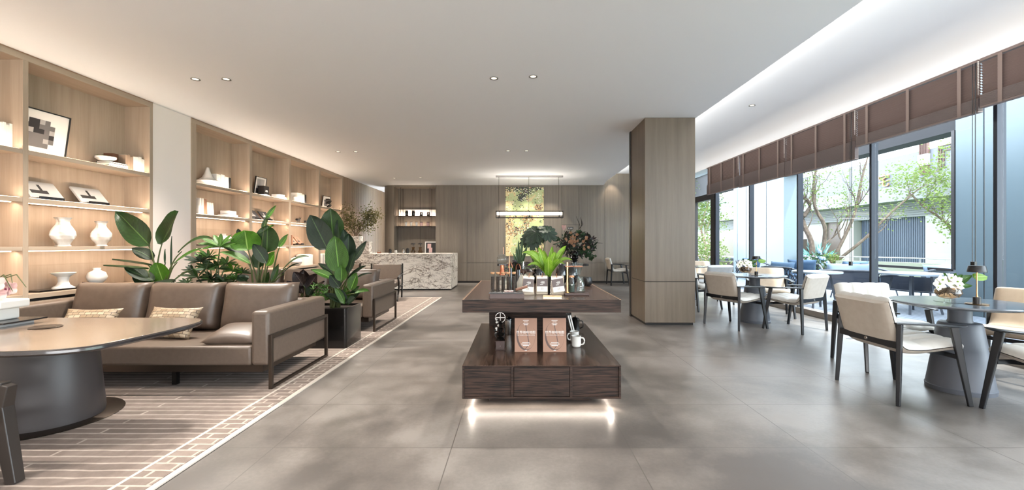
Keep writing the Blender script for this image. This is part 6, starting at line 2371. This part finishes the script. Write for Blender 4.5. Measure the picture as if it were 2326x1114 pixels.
tree('light green tree outside left of the clad pier', (8.7, 20.5, -.02), [
    ([(0, 0, 0), (.1, 0, 1.0), (-.1, .1, 2.0), (.2, 0, 3.2)], [.1, .09, .07, .04], 3),
    ([(.1, 0, 0), (-.4, .2, 1.2), (-.8, 0, 2.4)], [.07, .06, .03], 3),
], 14, .95, .06, 2, 12, .13, .55, spread=.8, bark='bark')
tree('taller green tree outside seen through the garden door', (9.0, 25.0, -.02), [
    ([(0, 0, 0), (.1, 0, 1.5), (-.1, .1, 3.0), (.2, 0, 4.4)], [.14, .12, .09, .05], 3),
    ([(.1, 0, .6), (1.0, .2, 2.4), (1.3, 0, 3.6)], [.08, .06, .03], 3),
], 22, 1.2, .07, 2, 14, .17, .75, 'leaf_outdoor_deep', .8, 'bark')
struct(MB().box(13, 15.8, 24, 34, -.1, 1.5).build('wall_garden', 'clad_joint'))
struct(MB().box(9.8, 11.4, 22.5, 24.0, -.02, .5).box(9.4, 11.9, 22.3, 24.2, .5, .56).build('garden_bench', 'facade_wall'))


# ---------------------------------------------------------------- terrace furniture
def weave(q, x0, x1, y, z0, z1, n, r=.012, ax='x'):
    """rope lattice panel"""
    for k in range(n):
        f0, f1 = k / n, (k + 1) / n
        a, b = x0 + (x1 - x0) * f0, x0 + (x1 - x0) * f1
        P = (lambda u, z: (u, y, z)) if ax == 'x' else (lambda u, z: (y, u, z))
        q.tube([P(a, z0), P(b, (z0 + z1) / 2), P(a, z1)], r, 4)
        q.tube([P(b, z0), P(a, (z0 + z1) / 2), P(b, z1)], r, 4)


def rope_chair(label, loc, rz, w=.75, d=.72, h=.74, cush='outdoor_blue', solid=False, pillow=True):
    t = thing('rope_armchair', label, 'chair', loc, rz, 'navy rope armchairs on the terrace')
    hw, hd = w / 2, d / 2
    q = MB()
    q.tube([(-hw, hd, .60), (-hw, -hd + .1, h - .04), (-hw + .1, -hd, h), (hw - .1, -hd, h), (hw, -hd + .1, h - .04), (hw, hd, .60)], .022, 8)
    q.tube([(-hw, hd, .34), (-hw, -hd, .34), (hw, -hd, .34), (hw, hd, .34), (-hw, hd, .34)], .016, 6)
    for sx in (-1, 1):
        q.bar((hw * sx, hd, .60), (hw * sx, hd * .96, .34), .02)
    q.build('frame', 'outdoor_frame', t, smooth=True)
    for sx in (-1, 1):
        for sy in (-1, 1):
            MB().bar((hw * .9 * sx, hd * .9 * sy, .34), (hw * 1.02 * sx, hd * 1.05 * sy, .0), .026).build('leg', 'outdoor_frame', t)
    q = MB()
    n = 9
    if solid:
        q.box(-hw + .01, hw - .01, -hd - .012, -hd + .012, .33, h)
        q.box(-hw - .012, -hw + .012, -hd, hd, .33, .62)
        q.box(hw - .012, hw + .012, -hd, hd, .33, .62)
    weave(q, -hw, hw, -hd, .34, h, n)
    weave(q, -hd, hd, -hw, .34, .60, n - 1, ax='y')
    weave(q, -hd, hd, hw, .34, .60, n - 1, ax='y')
    q.build('rope_weave', 'rope_navy', t)
    q = MB(); q.M = Matrix.Translation((0, 0, .42)); q.pillow(w * .92, d * .92, .15, p=.35, n=3)
    q.build('seat_cushion', cush, t, smooth=True, ang=90)
    if pillow:
        q = MB(); q.M = Matrix.Translation((0, -hd + .14, .66)) @ Matrix.Rotation(math.radians(72), 4, 'X'); q.pillow(w * .8, .42, .17, p=.5, n=2, wr=.1)
        q.build('back_cushion', cush, t, smooth=True, ang=90)
    return t


def oc(px, py, z=-.02):
    p = fl(px, py, z)
    return (p.x, p.y, z)


rope_chair('navy rope armchair outside the glass, left of the outdoor table', (6.15, 10.0, -.02), math.radians(-70), cush='outdoor_blue')
rope_chair('navy rope armchair with a big blue cushion behind the outdoor table', (7.25, 11.2, -.02), math.radians(150), .8, .75, cush='outdoor_blue')
rope_chair('large navy rope armchair outside, its woven back towards the glass', (6.95, 9.25, -.02), math.radians(-35), .95, .80, .72, 'outdoor_pale', True)
rope_chair('navy rope armchair outside between the large one and the dark mullion', (7.95, 10.1, -.02), math.radians(190), .9, .8, .78, 'outdoor_blue')
rope_chair('wide navy rope lounge seat outside near the curved parapet', (8.35, 9.0, -.02), math.radians(20), 1.35, .85, .76, 'outdoor_pale', True)
rope_chair('blue cushioned rope armchair outside at the base of the clad pier', (6.75, 12.45, -.02), math.radians(190), .75, .7, .78, 'outdoor_blue')


def terrace_table(label, loc, r):
    t = thing('terrace_table', label, 'table', loc, 0, 'round terrace tables')
    MB().lathe([(0, .70), (r, .70), (r, .73), (0, .73)], seg=48, cap=False).build('table_top', 'outdoor_top', t, smooth=True, ang=40)
    for k in range(4):
        a = PI / 4 + k * PI / 2
        MB().bar((.8 * r * math.cos(a), .8 * r * math.sin(a), 0), (.5 * r * math.cos(a), .5 * r * math.sin(a), .70), .035).build('leg', 'outdoor_frame', t)
    return t


terrace_table('round pale topped terrace table just outside the glass', (5.85, 8.6, -.02), .42)
terrace_table('round pale topped terrace table beside the wide rope seat', (7.3, 8.15, -.02), .52)

# ================================================================ pieces that belong to a part
SUBS = {'badge': 'back_rail', 'soil': 'planter', 'number': 'card', 'photo': 'card', 'photo_figure': 'card', 'title_text': 'cover', 'subtitle_text': 'cover',
        'bean_drawing': 'cover', 'print_line': 'cover', 'cover_print': 'cover', 'bloom_centres': 'blooms', 'print': 'mount', 'print_shadow': 'mount',
        'lens': 'trim_ring', 'knob': 'drawer_base', 'symbol': 'plate', 'inner_line': 'pile', 'seam': 'pedestal', 'piping': 'cover', 'cord_weight': 'cord',
        'inlay_ring': 'table_top', 'edge_inlay': 'upper_tier', 'upper_surface': 'upper_tier', 'lower_surface': 'lower_tier', 'drawer': 'front_frame', 'rail': 'side_frame'}
base = lambda n: n.split('.')[0]
for root in [o for o in bpy.data.objects if o.get('category') and o.type == 'EMPTY']:
    kids = list(root.children)
    for ch in kids:
        want = SUBS.get(base(ch.name))
        if base(ch.name) == 'lettering' and base(root.name) == 'book': want = 'cover'
        if not want: continue
        for p in kids:
            if base(p.name) == want and p is not ch and p.location.length < 1e-6 and abs(p.rotation_euler.x) + abs(p.rotation_euler.y) + abs(p.rotation_euler.z) < 1e-6:
                ch.parent = p
                break
